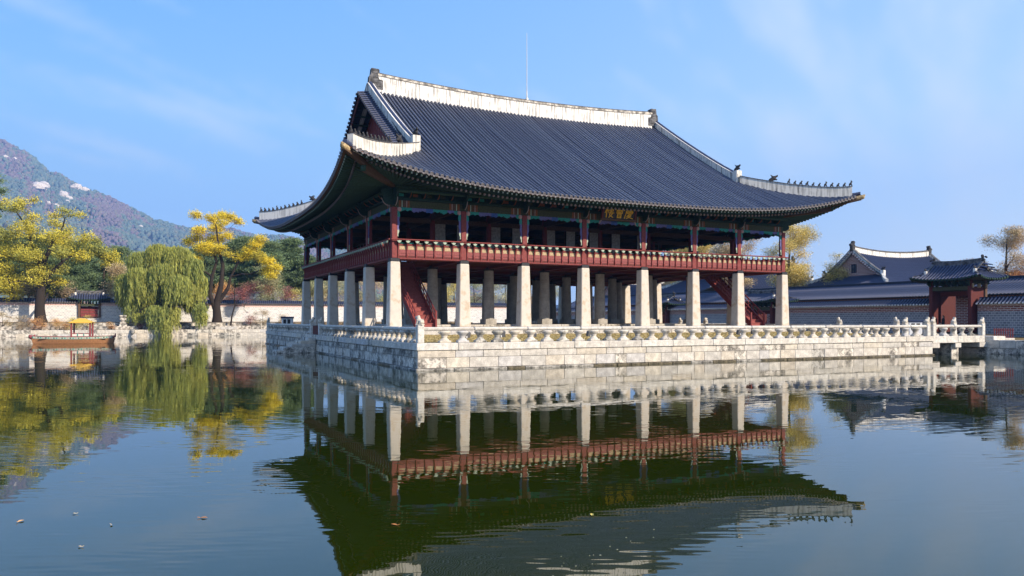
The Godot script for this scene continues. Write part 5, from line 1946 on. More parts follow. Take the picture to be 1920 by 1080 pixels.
func east_side() -> void:
	bridge(ZS - 0.05, 8.75, "short granite bridge with six stout balusters joining the platform's far corner to the bank")
	bridge(-14.2, -17.4, "granite bridge behind the pavilion, seen between the stone columns")
	# the bank's stone edge
	var bw := thing("bank_wall", Vector3.ZERO, "grey stone edge of the bank by the small bridge's far end", "retaining wall")
	course(bw, "bank_stone", Vector3(44.3, 0, -30), Vector3(44.3, 0, 26), Vector3.LEFT, -0.3, 0.46, 0.9, 1.8, 0.5, 0.025, 0.5)
	course(bw, "bank_stone", Vector3(44.28, 0, -30), Vector3(44.28, 0, 26), Vector3.LEFT, 0.46, BANK + 0.06, 1.1, 2.0, 0.7, 0.025, 0.35)
	var pth := MB.new()
	pth.quad(Vector3(44.7, BANK + 0.05, 6.5), Vector3(58.0, 1.32, 6.5), Vector3(58.0, 1.32, -6), Vector3(44.7, BANK + 0.05, -6), Vector3.UP)
	tag(build("path", pth, M.earth), "sandy path from the bridge to the gate", "", "", "structure")
	var gr := MB.new()
	gr.quad(Vector3(44.85, BANK + 0.012, 26), Vector3(58.6, BANK + 0.012, 26), Vector3(58.6, BANK + 0.012, 6.5), Vector3(44.85, BANK + 0.012, 6.5), Vector3.UP)
	tag(build("grass_strip", gr, M.lawn), "dry grass strip between the bank and the courtyard wall", "", "", "structure")
	var st := thing("stone_sill", Vector3(45.0, BANK, 10.2), "pale stone landing slab where the small bridge meets the bank", "landing")
	put("slab", bev_box(Vector3(1.5, 0.34, 3.4), 0.03), st, Transform3D(Basis(), Vector3(0.1, 0.17, 0)), M.granite_clean)
	put("slab", bev_box(Vector3(1.2, 0.18, 3.4), 0.03), st, Transform3D(Basis(), Vector3(1.45, 0.09, 0)), M.granite_1)
	var fence := thing("red_fence", Vector3(46.5, BANK, 10.6), "low dark red picket fence beside the small bridge's far end", "fence")
	for i in 9:
		put("picket", bev_box(Vector3(0.05, 0.95, 0.07), 0.01), fence, Transform3D(Basis(), Vector3(0.1 * i, 0.475, 0.12 * i)), M.red_wood)
	for y in [0.2, 0.8]:
		var m := MB.new()
		m.beam(Vector3(-0.05, y, -0.06), Vector3(0.85, y, 1.02), 0.04, 0.07)
		build("fence_rail", m, M.red_wood, fence)
	# courtyard wall in three runs between its gates
	var x := 59.0
	var runs := [[24.0, 1.35, "long courtyard wall of grey blocks and red brick, near end beyond the big gate"], [-3.25, -25.0, "courtyard wall of grey blocks and red brick left of the big gate"], [-30.2, -47.1, "courtyard wall of grey blocks between the two small gates"], [-51.9, -95.0, "far courtyard wall of grey blocks seen between the stone columns"]]
	for q in runs:
		var w := thing("courtyard_wall", Vector3.ZERO, q[2], "wall", "courtyard wall east of the pond")
		tiled_wall(w, Vector3(x, 0, q[0]), Vector3(x, 0, q[1]), 0.9, 3.5, 4.07, 4.85, 0.8, M.brick_grey, M.brick_red, true)
	gate("courtyard_gate", Vector3(59.0, 0, -0.95), PI / 2, 1.3, 2.05, 6.62, 8.25, 1.1, "tall red gate with tiled roof standing open at the end of the small bridge", "", true)
	var g2 := gate("side_gate", Vector3(59.0, 0, -27.6), PI / 2, 1.2, 2.3, 5.0, 6.2, 1.0, "low tiled side gate half hidden behind the pavilion's last stone column", "small gates in the courtyard wall", true)
	var g3 := g2.duplicate()
	g3.name = "side_gate_001"
	add_child(g3, true)
	g3.position = Vector3(59.0, 0, -49.5)
	g3.set_meta("label", "low tiled side gate with a red door leaf seen between two front stone columns")
	# the long service range behind the wall
	var rg := thing("long_range", Vector3.ZERO, "long low building with a plain tiled roof running behind the courtyard wall", "building")
	var za := 30.0
	var zb := -90.0
	var bed := MB.new()
	for e in [[63.6, 5.22, 68.0, 7.0], [72.4, 5.22, 68.0, 7.0]]:
		bed.quad(Vector3(e[0], e[1], za), Vector3(e[0], e[1], zb), Vector3(e[2], e[3], zb), Vector3(e[2], e[3], za), Vector3.UP)
		bed.quad(Vector3(e[0], e[1] - 0.2, za), Vector3(e[0], e[1] - 0.2, zb), Vector3(e[2], e[1] - 0.1, zb), Vector3(e[2], e[1] - 0.1, za), Vector3.DOWN)
	build("tile_bed", bed, M.tile_bed, rg)
	var where := []
	var raf := []
	for i in int((za - zb) / 0.38):
		var z := za - (i + 0.5) * 0.38
		where.push_back(Transform3D(Basis(Vector3.UP, -PI / 2), Vector3(68, 0, z)))
		if z < 24:
			raf.push_back(Transform3D(Basis(), Vector3(64.3, 5.08, z)))
		if i % 4 == 0:
			where.push_back(Transform3D(Basis(Vector3.UP, PI / 2), Vector3(68, 0, z)))
	var prof := []
	for i in 8:
		var f := i / 7.0
		prof.push_back(Vector3(0, lerpf(5.25, 7.02, f) - 0.12 * sin(PI * f), 4.42 * (1.0 - f)))
	many("tile_row", row_mesh(prof, 0.118, 5), where, rg)
	many("rafter", orange_rafter(), raf, rg)
	put("ridge", bev_box(Vector3(0.34, 0.42, za - zb), 0.05), rg, Transform3D(Basis(), Vector3(68, 7.1, (za + zb) / 2)), M.tile_bed)
	put("wall", bev_box(Vector3(6.8, 4.0, za - zb - 0.4), 0.0), rg, Transform3D(Basis(), Vector3(68.0, 3.1, (za + zb) / 2)), M.brick_red)
	# halls beyond
	var r := Roof.new()
	r.ax = 11.9; r.az = 8.6; r.er = 0.4; r.h0 = 6.9; r.lift = 0.75; r.R = 12.45; r.c = 0.26; r.sag = 0.55; r.rx = 8.2; r.dl = 3.8
	hall("hall", Vector3(84.7, 0, -28.5), r, "large tiled hall with a white curved ridge and brick gable rising behind the wall")
	r = Roof.new()
	r.ax = 15.5; r.az = 8.5; r.er = 0.4; r.h0 = 7.4; r.lift = 0.8; r.R = 13.4; r.c = 0.25; r.sag = 0.5; r.rx = 11.5; r.dl = 4.0
	hall("hall", Vector3(86.0, 0, -60.0), r, "tiled hall whose blue-grey roof shows beneath the pavilion's floor")
	r = Roof.new()
	r.ax = 10.0; r.az = 7.0; r.er = 0.4; r.h0 = 6.3; r.lift = 0.6; r.R = 10.6; r.c = 0.25; r.sag = 0.4; r.rx = 7.2; r.dl = 3.5
	hall("hall", Vector3(80.0, 0, -86.0), r, "farthest tiled hall, a sliver of roof between the middle stone columns")

func orange_rafter() -> ArrayMesh:
	var b := MB.new()
	b.box(Vector3.ZERO, Vector3(1.3, 0.13, 0.13))
	return b.mesh(M.orange_paint)

# ------------------------------------------------------------------ the north bank
func north_side() -> void:
	var bw := thing("bank_wall", Vector3.ZERO, "two courses of pale stone edging the far bank behind the boat", "retaining wall")
	course(bw, "bank_stone", Vector3(-44, 0, -87.98), Vector3(9, 0, -87.98), Vector3.BACK, -0.3, 0.50, 0.9, 1.9, 0.4, 0.02, 0.25)
	course(bw, "bank_stone", Vector3(-44, 0, -87.96), Vector3(9, 0, -87.96), Vector3.BACK, 0.50, BANK + 0.04, 0.9, 2.1, 0.5, 0.02, 0.15)
	put("bank_core", bev_box(Vector3(36, 1.35, 0.4), 0.0), bw, Transform3D(Basis(), Vector3(27.1, 0.38, -88.2)), M.granite_3)
	var tw := thing("terrace_wall", Vector3.ZERO, "low stepped stone terraces below the far white wall", "terrace")
	course(tw, "terrace_stone", Vector3(-44, 0, -90.45), Vector3(8, 0, -90.45), Vector3.BACK, 1.0, 1.64, 1.0, 2.4, 0.4, 0.03, 0.7)
	course(tw, "terrace_stone", Vector3(-44, 0, -92.05), Vector3(8, 0, -92.05), Vector3.BACK, 1.6, 2.18, 1.0, 2.4, 0.4, 0.03, 0.7)
	course(tw, "terrace_stone", Vector3(-3.4, 0, -89.7), Vector3(0.2, 0, -89.7), Vector3.BACK, 1.02, 1.5, 0.8, 1.3, 0.4, 0.03, 0.1)
	var w := thing("north_wall", Vector3.ZERO, "long white-jointed brick wall with a dark tile cap behind the far bank", "wall")
	tiled_wall(w, Vector3(-80, 0, -98), Vector3(-23.95, 0, -98), 2.0, 5.0, 5.42, 6.2, 0.8, M.brick_pale, M.brick_pink, false)
	tiled_wall(w, Vector3(-20.85, 0, -98), Vector3(58.6, 0, -98), 2.0, 5.0, 5.42, 6.2, 0.8, M.brick_pale, M.brick_pink, false)
	var g := gate("small_gate", Vector3(-22.4, 0, -98), 0.0, 3.05, 1.5, 6.0, 7.15, 0.62, "small closed red double gate with a tiled roof in the far white wall", "", false)
	put("plinth", bev_box(Vector3(3.2, 1.1, 1.2), 0.03), g, Transform3D(Basis(), Vector3(0, 2.5, 0)), M.granite_clean)
	# stone lantern and carved spout
	var ln := thing("stone_lantern", Vector3(-17.3, 1.6, -91.2), "short stacked stone lantern standing under the willow by the bank", "lantern")
	for q in [[1.15, 0.30, 0.15], [0.95, 0.45, 0.52], [0.62, 0.25, 0.88], [0.95, 0.42, 1.20], [0.66, 0.16, 1.48], [1.05, 0.26, 1.68]]:
		put("stone_tier", bev_box(Vector3(q[0], q[1], q[0] * 0.8), 0.06), ln, Transform3D(Basis(), Vector3(0, q[2], 0)), M.granite_stained_0)
	var sp := MB.new()
	skin([[Vector3(0, 0.45, -0.5), Vector3(0, 0.42, 0.25), 0.42, 0.36], [Vector3(0, 0.36, 0.25), Vector3(0, 0.25, 0.75), 0.30, 0.22], [Vector3(-0.2, 0.7, 0.3), Vector3(-0.2, 0.78, 0.3), 0.12, 0.1], [Vector3(0.2, 0.7, 0.3), Vector3(0.2, 0.78, 0.3), 0.12, 0.1]], 0.07, 0.08, sp)
	var spo := thing("stone_spout", Vector3(-15.9, 0.35, -87.95), "dark carved stone water spout jutting from the far bank's edge", "spout")
	build("beast_head", sp, M.granite_dark_1, spo)
	boat()
	# small green boat under the bridge
	var gb := thing("green_boat", Vector3(39.6, 0.0, 7.6), "small green rowing boat moored in the shade under the bridge", "boat", "", 2.6)
	build("hull", hull(3.6, 1.2, 0.42, 0.20), green_mat(), gb)
	put("thwart", bev_box(Vector3(0.25, 0.05, 1.0), 0.01), gb, Transform3D(Basis(), Vector3(0, 0.3, 0)), M.brown_wood)

func green_mat() -> Material:
	if not M.has("green_hull"):
		mat("green_hull", lin(.03, .16, .11), 0.5)
	return M.green_hull

# an open hull: length along x, pointed and rising at both ends
func hull(L: float, W: float, H: float, rise: float, blunt := 0.15) -> MB:
	var b := MB.new()
	var outer := []
	var inner := []
	for i in 17:
		var f := i / 16.0 * 2.0 - 1.0
		var w := W * 0.5 * maxf(blunt, pow(1.0 - pow(absf(f), 2.6), 0.8))
		var up := rise * pow(absf(f), 2.2)
		var x := f * L * 0.5
		var ro := []
		var ri := []
		for j in 9:
			var s := j / 8.0 * 2.0 - 1.0
			var sh := pow(absf(s), 0.55) * signf(s)
			var y := -0.18 + (H + 0.18) * pow(absf(s), 4.0) + up * (0.35 + 0.65 * absf(s))
			ro.push_back(Vector3(x * (1.0 - 0.08 * (1.0 - absf(s))), y, sh * w))
			ri.push_back(Vector3(x * 0.97 * (1.0 - 0.08 * (1.0 - absf(s))), maxf(y, 0.02) + 0.02 * (1.0 - absf(s)), sh * (w - 0.05)))
		outer.push_back(ro)
		inner.push_back(ri)
	b.sheet(outer, Vector3.DOWN)
	b.sheet(inner, Vector3.UP)
	return b

func boat() -> void:
	mat("hull_orange", lin(.42, .20, .09), 0.7, M.red_wood.albedo_texture, 0.5)
	mat("canopy_yellow", lin(.66, .40, .06), 0.8)
	mat("cushion_white", lin(.70, .68, .62), 0.9)
	var t := thing("pleasure_boat", Vector3(-21.6, 0.0, -49.5), "orange-brown royal pleasure boat with red posts and a small yellow canopy", "boat", "", deg_to_rad(-9.0))
	t.scale = Vector3.ONE * 0.87
	build("hull", hull(9.4, 1.9, 0.58, 0.10, 0.42), M.hull_orange, t)
	for sz in [-1.0, 1.0]:
		var pts := []
		var hs := []
		for i in 17:
			var f := i / 16.0 * 2.0 - 1.0
			var w := 0.95 * maxf(0.42, pow(1.0 - pow(absf(f), 2.6), 0.8))
			pts.push_back(Vector3(f * 4.55, 0.58 + 0.12 * pow(absf(f), 2.2), sz * (w + 0.02)))
			hs.push_back(0.26)
		var m := MB.new()
		m.strip(pts, hs, 0.08)
		build("gunwale", m, M.pale_green, t)
		for i in 30:
			var q := i / 29.0 * 15.9
			var p: Vector3 = pts[int(q)].lerp(pts[mini(int(q) + 1, 16)], q - int(q))
			put("painted_block", bev_box(Vector3(0.15, 0.13, 0.05), 0.012), t, Transform3D(Basis(), p + Vector3(0, 0.13, sz * 0.04)), [M.teal_paint, M.pink_paint, M.deep_green][i % 3])
		m = MB.new()
		m.strip(pts.map(func(p): return p + Vector3(0, 0.27, 0)), range(17).map(func(_i): return 0.06), 0.14)
		build("top_rail", m, M.red_panel, t)
	# red carved bow and stern
	var bow := MB.new()
	skin([[Vector3(-4.4, 0.62, 0), Vector3(-4.85, 0.86, 0), 0.34, 0.26], [Vector3(-4.85, 0.90, 0), Vector3(-5.0, 1.05, 0), 0.18, 0.12], [Vector3(-4.5, 1.0, 0.15), Vector3(-4.45, 1.18, 0.18), 0.09, 0.05], [Vector3(-4.5, 1.0, -0.15), Vector3(-4.45, 1.18, -0.18), 0.09, 0.05]], 0.07, 0.1, bow)
	build("carved_bow", bow, M.red_panel, t)
	var st := MB.new()
	skin([[Vector3(4.3, 0.66, 0), Vector3(4.75, 0.92, 0), 0.20, 0.13], [Vector3(4.75, 0.92, 0), Vector3(4.85, 1.32, 0), 0.11, 0.05]], 0.06, 0.1, st)
	build("carved_stern", st, M.red_panel, t)
	put("deck_board", bev_box(Vector3(7.6, 0.05, 1.5), 0.01), t, Transform3D(Basis(), Vector3(0, 0.62, 0)), M.brown_wood)
	# canopy house
	for sx in [0.0, 2.15]:
		for sz in [-0.72, 0.72]:
			put("post", bev_box(Vector3(0.19, 2.05, 0.19), 0.03), t, Transform3D(Basis(), Vector3(-0.15 + sx, 1.75, sz)), M.red_panel)
	var cn := MB.new()
	var c := Vector3(0.92, 0, 0)
	var pr := [Vector3(1.30, 2.72, 0.98), Vector3(0.75, 3.02, 0.6), Vector3(0.30, 3.24, 0.22)]
	for i in 2:
		var a: Vector3 = pr[i]
		var b: Vector3 = pr[i + 1]
		for s in [-1.0, 1.0]:
			cn.quad(c + Vector3(-a.x, a.y, s * a.z), c + Vector3(a.x, a.y, s * a.z), c + Vector3(b.x, b.y, s * b.z), c + Vector3(-b.x, b.y, s * b.z), Vector3(0, 1, s))
			cn.quad(c + Vector3(s * a.x, a.y, -a.z), c + Vector3(s * a.x, a.y, a.z), c + Vector3(s * b.x, b.y, b.z), c + Vector3(s * b.x, b.y, -b.z), Vector3(s, 1, 0))
	cn.quad(c + Vector3(-0.30, 3.24, -0.22), c + Vector3(0.30, 3.24, -0.22), c + Vector3(0.30, 3.24, 0.22), c + Vector3(-0.30, 3.24, 0.22), Vector3.UP)
	cn.quad(c + Vector3(-1.3, 2.71, -0.98), c + Vector3(1.3, 2.71, -0.98), c + Vector3(1.3, 2.71, 0.98), c + Vector3(-1.3, 2.71, 0.98), Vector3.DOWN)
	build("canopy", cn, M.canopy_yellow, t)
	for s in [-1.0, 1.0]:
		put("canopy_hem", bev_box(Vector3(2.62, 0.10, 0.05), 0.01), t, Transform3D(Basis(), c + Vector3(0, 2.68, s * 0.98)), M.canopy_yellow)
		for y in [0.92, 1.30]:
			put("rail_bar", bev_box(Vector3(2.0, 0.07, 0.06), 0.01), t, Transform3D(Basis(), c + Vector3(0, y, s * 0.72)), M.green_hull if M.has("green_hull") and y < 1.0 else M.red_panel)
		for i in 2:
			put("rail_post", bev_box(Vector3(0.08, 0.52, 0.08), 0.015), t, Transform3D(Basis(), c + Vector3(-0.36 + 0.72 * i, 1.06, s * 0.73)), M.teal_paint)
	for i in 3:
		put("seat_back", bev_box(Vector3(0.66, 0.40, 0.08), 0.02), t, Transform3D(Basis(), c + Vector3(-0.72 + 0.72 * i, 1.04, 0.66)), M.cushion_white)

# ------------------------------------------------------------------ trees
func leaf_mesh(kind: String) -> ArrayMesh:
	if cache.has(kind):
		return cache[kind]
	var b := MB.new()
	if kind == "broad":
		for i in 20:
			var p := Vector3(rng.randfn(), rng.randfn() * 0.8, rng.randfn()) * 0.46
			var d := Vector3(rng.randf_range(-1, 1), rng.randf_range(-0.9, 0.5), rng.randf_range(-1, 1)).normalized()
			var s := d.cross(Vector3(rng.randf() - 0.5, rng.randf() + 0.2, rng.randf() - 0.5)).normalized()
			var l := rng.randf_range(0.20, 0.34)
			b.quad(p, p + d * l * 0.5 + s * l * 0.36, p + d * l, p + d * l * 0.5 - s * l * 0.36)
	elif kind == "fine":
		for i in 26:
			var p := Vector3(rng.randfn(), rng.randfn() * 0.8, rng.randfn()) * 0.5
			var d := Vector3(rng.randf_range(-1, 1), rng.randf_range(-0.6, 0.9), rng.randf_range(-1, 1)).normalized()
			var s := d.cross(Vector3(rng.randf() - 0.5, rng.randf() + 0.2, rng.randf() - 0.5)).normalized()
			var l := rng.randf_range(0.12, 0.22)
			b.quad(p, p + d * l * 0.5 + s * l * 0.3, p + d * l, p + d * l * 0.5 - s * l * 0.3)
	elif kind == "pine":
		for i in 34:
			var p := Vector3(rng.randfn() * 0.5, rng.randfn() * 0.16, rng.randfn() * 0.5)
			var d := (Vector3(p.x, 0, p.z) * 0.9 + Vector3(rng.randf_range(-0.5, 0.5), rng.randf_range(0.1, 1.0), rng.randf_range(-0.5, 0.5))).normalized()
			var s := d.cross(Vector3(rng.randf() - 0.5, rng.randf() * 0.6, rng.randf() - 0.5)).normalized()
			var l := rng.randf_range(0.22, 0.40)
			b.quad(p - s * 0.05, p + s * 0.05, p + d * l + s * 0.02, p + d * l - s * 0.02)
	elif kind == "strand":
		for i in 34:
			var y := -rng.randf()
			var p := Vector3(rng.randfn() * 0.20, y, rng.randfn() * 0.20)
			var d := Vector3(rng.randf_range(-0.10, 0.10), -rng.randf_range(0.14, 0.26), rng.randf_range(-0.10, 0.10))
			var a := rng.randf() * TAU
			var s := Vector3(cos(a), 0, sin(a)) * rng.randf_range(0.035, 0.065)
			b.quad(p, p + d * 0.5 + s, p + d, p + d * 0.5 - s)
	cache[kind] = b.mesh(M.needle if kind == "pine" else M.leaf)
	return cache[kind]

# trunk: list of [point, radius]; pads: [x, y, z, radius, flatness]; one mesh of wood, one crown of leaves
func tree(called: String, at: Vector3, label: String, cat: String, grp: String, trunk: Array, pads: Array, tints: Array, leaves: String, dens: float, size: float, bark: Material, turn := 0.0, limb := 0.11) -> Node3D:
	var t := thing(called, at, label, cat, grp, turn)
	var wood := MB.new()
	var nodes := []
	for tr in trunk:
		var pts = tr.map(func(q): return q[0])
		var rad = tr.map(func(q): return q[1])
		wood.tube(pts, rad, 9)
		for q in tr:
			nodes.push_back([q[0], q[1]])
	var order := pads.duplicate()
	var top: Vector3 = trunk[0][mini(2, trunk[0].size() - 1)][0]
	order.sort_custom(func(a, b): return Vector3(a[0], a[1], a[2]).distance_to(top) < Vector3(b[0], b[1], b[2]).distance_to(top))
	for p in order:
		var c := Vector3(p[0], p[1], p[2])
		var best: Array = nodes[0]
		var bd := 1e9
		for nd in nodes:
			var q: Vector3 = nd[0]
			var dd := c.distance_to(q) + maxf(q.y - c.y, 0.0) * 1.2
			if dd < bd and dd > 0.3:
				bd = dd
				best = nd
		var a: Vector3 = best[0]
		var r0 := minf(float(best[1]) * 0.72, limb * 1.6)
		var r1 := maxf(r0 * 0.5, 0.03)
		var mid := a.lerp(c, 0.5) + Vector3(rng.randf_range(-0.12, 0.12), rng.randf_range(-0.06, 0.16), rng.randf_range(-0.12, 0.12)) * bd
		wood.tube([a, a.lerp(mid, 0.6) + Vector3(0, bd * 0.04, 0), mid, mid.lerp(c, 0.6) + Vector3(0, bd * 0.03, 0), c], [r0, lerpf(r0, r1, 0.3), lerpf(r0, r1, 0.55), lerpf(r0, r1, 0.8), r1], 6, false)
		nodes.push_back([mid, lerpf(r0, r1, 0.5)])
		nodes.push_back([c, r1])
		for k in 4:      # twigs
			var e := c + Vector3(rng.randf_range(-1, 1), rng.randf_range(-0.4, 0.9), rng.randf_range(-1, 1)) * float(p[3]) * 0.8
			wood.tube([c, c.lerp(e, 0.5) + Vector3(0, 0.1, 0), e], [r1 * 0.8, r1 * 0.5, 0.012], 4, false)
	build("trunk", wood, bark, t)
	var where := []
	var tint := []
	for p in pads:
		var r: float = p[3]
		var fl: float = p[4] if p.size() > 4 else 0.75
		var n := int(dens * r * r * (0.4 + 0.6 * fl)) + 2
		var base: Color = tints[rng.randi() % tints.size()]
		for i in n:
			var d := Vector3(rng.randfn(), rng.randfn(), rng.randfn()).normalized() * pow(rng.randf(), 0.45)
			d.y *= fl
			var s := size * rng.randf_range(0.75, 1.3)
			where.push_back(Transform3D(Basis(Vector3.UP, rng.randf() * TAU).scaled(Vector3.ONE * s), Vector3(p[0], p[1], p[2]) + d * r))
			var c := base.lerp(tints[rng.randi() % tints.size()], 0.35)
			tint.push_back(c * rng.randf_range(0.75, 1.25))
	if where.size():
		put("crown", crown_mesh(leaf_mesh(leaves), where, tint), t)
	return t

func pads_from(list: Array, ox: float, oy: float, k: float, deep: float, flat := 0.7, grow := 1.0) -> Array:
	var out := []
	for q in list:
		var w: float = absf(q[0] - ox) * k
		out.push_back([(q[0] - ox) * k, (oy - q[1]) * k, rng.randf_range(-1, 1) * maxf(deep - w * 0.35, deep * 0.3), q[2] * k * grow * rng.randf_range(0.85, 1.15), flat])
	return out

func round_pads(n: int, w: float, y0: float, y1: float, r: float, flat := 0.75) -> Array:
	var out := []
	for i in n:
		var f := rng.randf()
		var hw := w * sqrt(maxf(0.08, 1.0 - pow(f * 1.7 - 0.75, 2.0)))
		var a := rng.randf() * TAU
		var d := sqrt(rng.randf()) * hw
		out.push_back([cos(a) * d, lerpf(y0, y1, f), sin(a) * d, r * rng.randf_range(0.7, 1.25), flat])
	return out

func pine(at: Vector3, h: float, w: float, label: String, grp := "dark pines behind the far wall") -> void:
	var bend := rng.randf_range(-0.6, 0.6)
	var trunk := [[[Vector3.ZERO, 0.36], [Vector3(bend * 0.4, h * 0.3, 0), 0.28], [Vector3(bend, h * 0.62, 0.2), 0.2], [Vector3(bend * 0.7, h * 0.93, 0), 0.07]]]
	var pads := []
	var n := 17
	for i in n:
		var f := (i + 0.5) / n
		var a := i * 2.4 + rng.randf()
		var d := w * (1.05 - f * 0.75) * rng.randf_range(0.35, 1.0)
		pads.push_back([bend + cos(a) * d, h * lerpf(0.40, 0.99, f), sin(a) * d, w * rng.randf_range(0.42, 0.62), 0.30])
	tree("pine_tree", at, label, "pine tree", grp, trunk, pads, [lin(.016, .034, .010), lin(.022, .043, .012), lin(.030, .052, .013), lin(.011, .023, .009)], "pine", 26.0, 1.05, M.bark_pine)

func trees() -> void:
	var cam := deg_to_rad(-25.9)
	# the great yellow-green tree at the left
	var yel := [lin(.36, .26, .006), lin(.30, .225, .007), lin(.42, .29, .006), lin(.38, .275, .006), lin(.24, .20, .008), lin(.12, .125, .010), lin(.06, .075, .010)]
	var list := [[18, 378, 11], [45, 390, 15], [70, 385, 14], [86, 378, 8], [60, 405, 12], [130, 397, 13], [117, 405, 9], [148, 400, 9], [30, 438, 20], [55, 430, 22], [85, 446, 24], [20, 468, 20], [50, 470, 23], [110, 442, 20], [132, 455, 22], [155, 440, 15], [168, 446, 9], [75, 478, 22], [142, 475, 15], [110, 470, 16], [15, 500, 18], [8, 520, 18], [25, 530, 19], [90, 505, 15], [75, 520, 17], [95, 525, 12], [60, 545, 8], [10, 548, 19], [35, 512, 14], [-20, 450, 26], [-25, 490, 26], [-12, 525, 24], [78, 412, 15], [100, 425, 16], [68, 455, 20], [125, 470, 16], [92, 462, 18], [40, 415, 13], [5, 440, 18], [48, 495, 18], [112, 500, 12]]
	var tr := [[[Vector3(0, -0.3, 0), 1.25], [Vector3(0.0, 0.7, 0), 0.85], [Vector3(-0.1, 2.2, 0), 0.72], [Vector3(0.1, 6.0, 0), 0.60], [Vector3(0.4, 9.0, 0.2), 0.45], [Vector3(1.2, 11.0, 0), 0.28], [Vector3(2.0, 13.2, 0), 0.16]],
		[[Vector3(0.1, 6.0, 0), 0.45], [Vector3(1.8, 7.8, 0.3), 0.34], [Vector3(3.6, 9.6, 0.2), 0.22]], [[Vector3(0.3, 8.4, 0), 0.34], [Vector3(-1.2, 11.0, -0.3), 0.24], [Vector3(-2.0, 15.0, 0), 0.15], [Vector3(-3.8, 17.5, 0), 0.09]],
		[[Vector3(1.2, 11.0, 0), 0.25], [Vector3(2.6, 13.6, 0), 0.17], [Vector3(3.6, 15.2, 0), 0.12], [Vector3(3.9, 16.6, 0), 0.08]]]
	tree("yellow_tree", Vector3(-29.0, 2.2, -93.0), "huge spreading yellow-green tree with a thick dark trunk beside the red gate", "tree", "", tr, pads_from(list, 75, 604, 0.084, 4.5, 0.62, 1.22), yel, "broad", 25.0, 0.66, M.bark_dark, cam, 0.16)
	# yellow boughs of its neighbour
	list = [[195, 468, 18], [215, 480, 14], [182, 478, 14], [205, 497, 11], [222, 492, 9], [190, 495, 12], [175, 465, 10], [200, 520, 8]]
	tree("yellow_tree", Vector3(-20.5, 2.4, -106.0), "smaller yellow tree above the red gate's roof, beside the willow", "tree", "", [[[Vector3.ZERO, 0.3], [Vector3(-0.3, 5, 0), 0.22], [Vector3(0, 9, 0), 0.14], [Vector3(0.4, 12, 0), 0.07]]], pads_from(list, 200, 604, 0.094, 2.0), yel, "broad", 30.0, 0.72, M.bark, cam)
	# the tall bright yellow tree
	var gold := [lin(.56, .34, .004), lin(.50, .30, .004), lin(.60, .38, .005), lin(.54, .33, .004), lin(.58, .36, .005), lin(.24, .18, .008)]
	list = [[405, 399, 10], [392, 407, 12], [424, 405, 12], [441, 411, 9], [366, 402, 9], [400, 424, 12], [376, 432, 13], [362, 443, 10], [395, 445, 15], [420, 440, 9], [385, 463, 15], [402, 468, 15], [370, 485, 10], [362, 494, 9], [420, 465, 8], [430, 477, 9], [450, 480, 11], [468, 470, 11], [480, 457, 11], [489, 446, 8], [490, 480, 12], [506, 490, 12], [520, 500, 10], [514, 515, 9], [376, 500, 7], [428, 420, 7], [350, 452, 9], [500, 505, 9]]
	tr = [[[Vector3(0.2, -0.3, 0), 1.0], [Vector3(0.2, 1.2, 0), 0.72], [Vector3(0.1, 3.2, 0), 0.62], [Vector3(0.9, 6.5, 0), 0.42], [Vector3(1.2, 10.0, 0), 0.32], [Vector3(0.5, 13.0, 0), 0.2], [Vector3(0.0, 17.0, 0), 0.1]],
		[[Vector3(0.0, 2.2, 0), 0.5], [Vector3(-0.9, 5.0, 0.4), 0.36], [Vector3(-0.5, 8.0, 0.4), 0.30], [Vector3(0.2, 10.6, 0.2), 0.24], [Vector3(-0.6, 13.0, 0), 0.15]],
		[[Vector3(0.4, 3.6, 0), 0.42], [Vector3(2.0, 6.0, -0.3), 0.3], [Vector3(2.4, 8.0, -0.5), 0.2], [Vector3(4.0, 11.2, -0.5), 0.15], [Vector3(7.2, 12.6, -0.5), 0.09]]]
	tree("yellow_tree", Vector3(-3.0, 2.1, -93.2), "tall bright yellow tree with a forked dark trunk between willow and pavilion", "tree", "", tr, pads_from(list, 405, 606, 0.092, 3.0, 0.62, 1.2), gold, "broad", 62.0, 0.58, M.bark_dark, cam, 0.13)
	willow()
	# pines behind the wall
	var pn := [[-39.0, -104, 25.0, 3.4, "tallest dark pine, cut off by the picture's edge behind the huge yellow tree"], [-31.5, -112, 15, 3.6, "dark pine directly behind the huge yellow tree's trunk"], [-26.5, -108, 13.5, 3.6, "dark pine left of the red gate behind the far wall"], [-23.0, -113, 14.5, 4.0, "dark pine right behind the red gate's roof"], [-18.5, -118, 14.0, 3.4, "dark pine between red gate and willow"], [-8.0, -112, 13.0, 3.8, "dark pine mostly hidden behind the willow's crown"], [-3.5, -114, 14.5, 4.2, "dark pine right behind the tall yellow tree's fork"],
		[4.0, -116, 16.5, 4.4, "broad pine behind the yellow tree's long right bough"], [8.5, -110, 15.5, 4.0, "dark pine with the yellow bough hanging before it"], [12.0, -114, 16.5, 3.8, "tall pine nearest the pavilion's left eave"], [15.5, -111, 13.0, 3.2, "pine cut by the pavilion's left edge"], [-36, -118, 15, 4.0, "pine at the far left behind yellow leaves"], [-33.5, -106, 11.5, 3.6, "low pine left of the huge yellow tree's trunk"], [-28.8, -105, 10.5, 3.4, "low dark pine hidden by the huge yellow tree's right boughs"], [-24.4, -105, 11.0, 3.6, "dense dark pine over the wall just left of the red gate"], [-21.0, -109, 11.5, 3.4, "dense dark pine over the red gate beneath the smaller yellow tree"], [0.5, -124, 15, 4.4, "pine farthest back behind the tall yellow tree"]]
	for q in pn:
		pine(Vector3(q[0], 2.5, q[1]), q[2], q[3], q[4])
	# low autumn trees along the inside of the far wall
	var red := [lin(.17, .028, .028), lin(.24, .05, .03), lin(.10, .02, .026)]
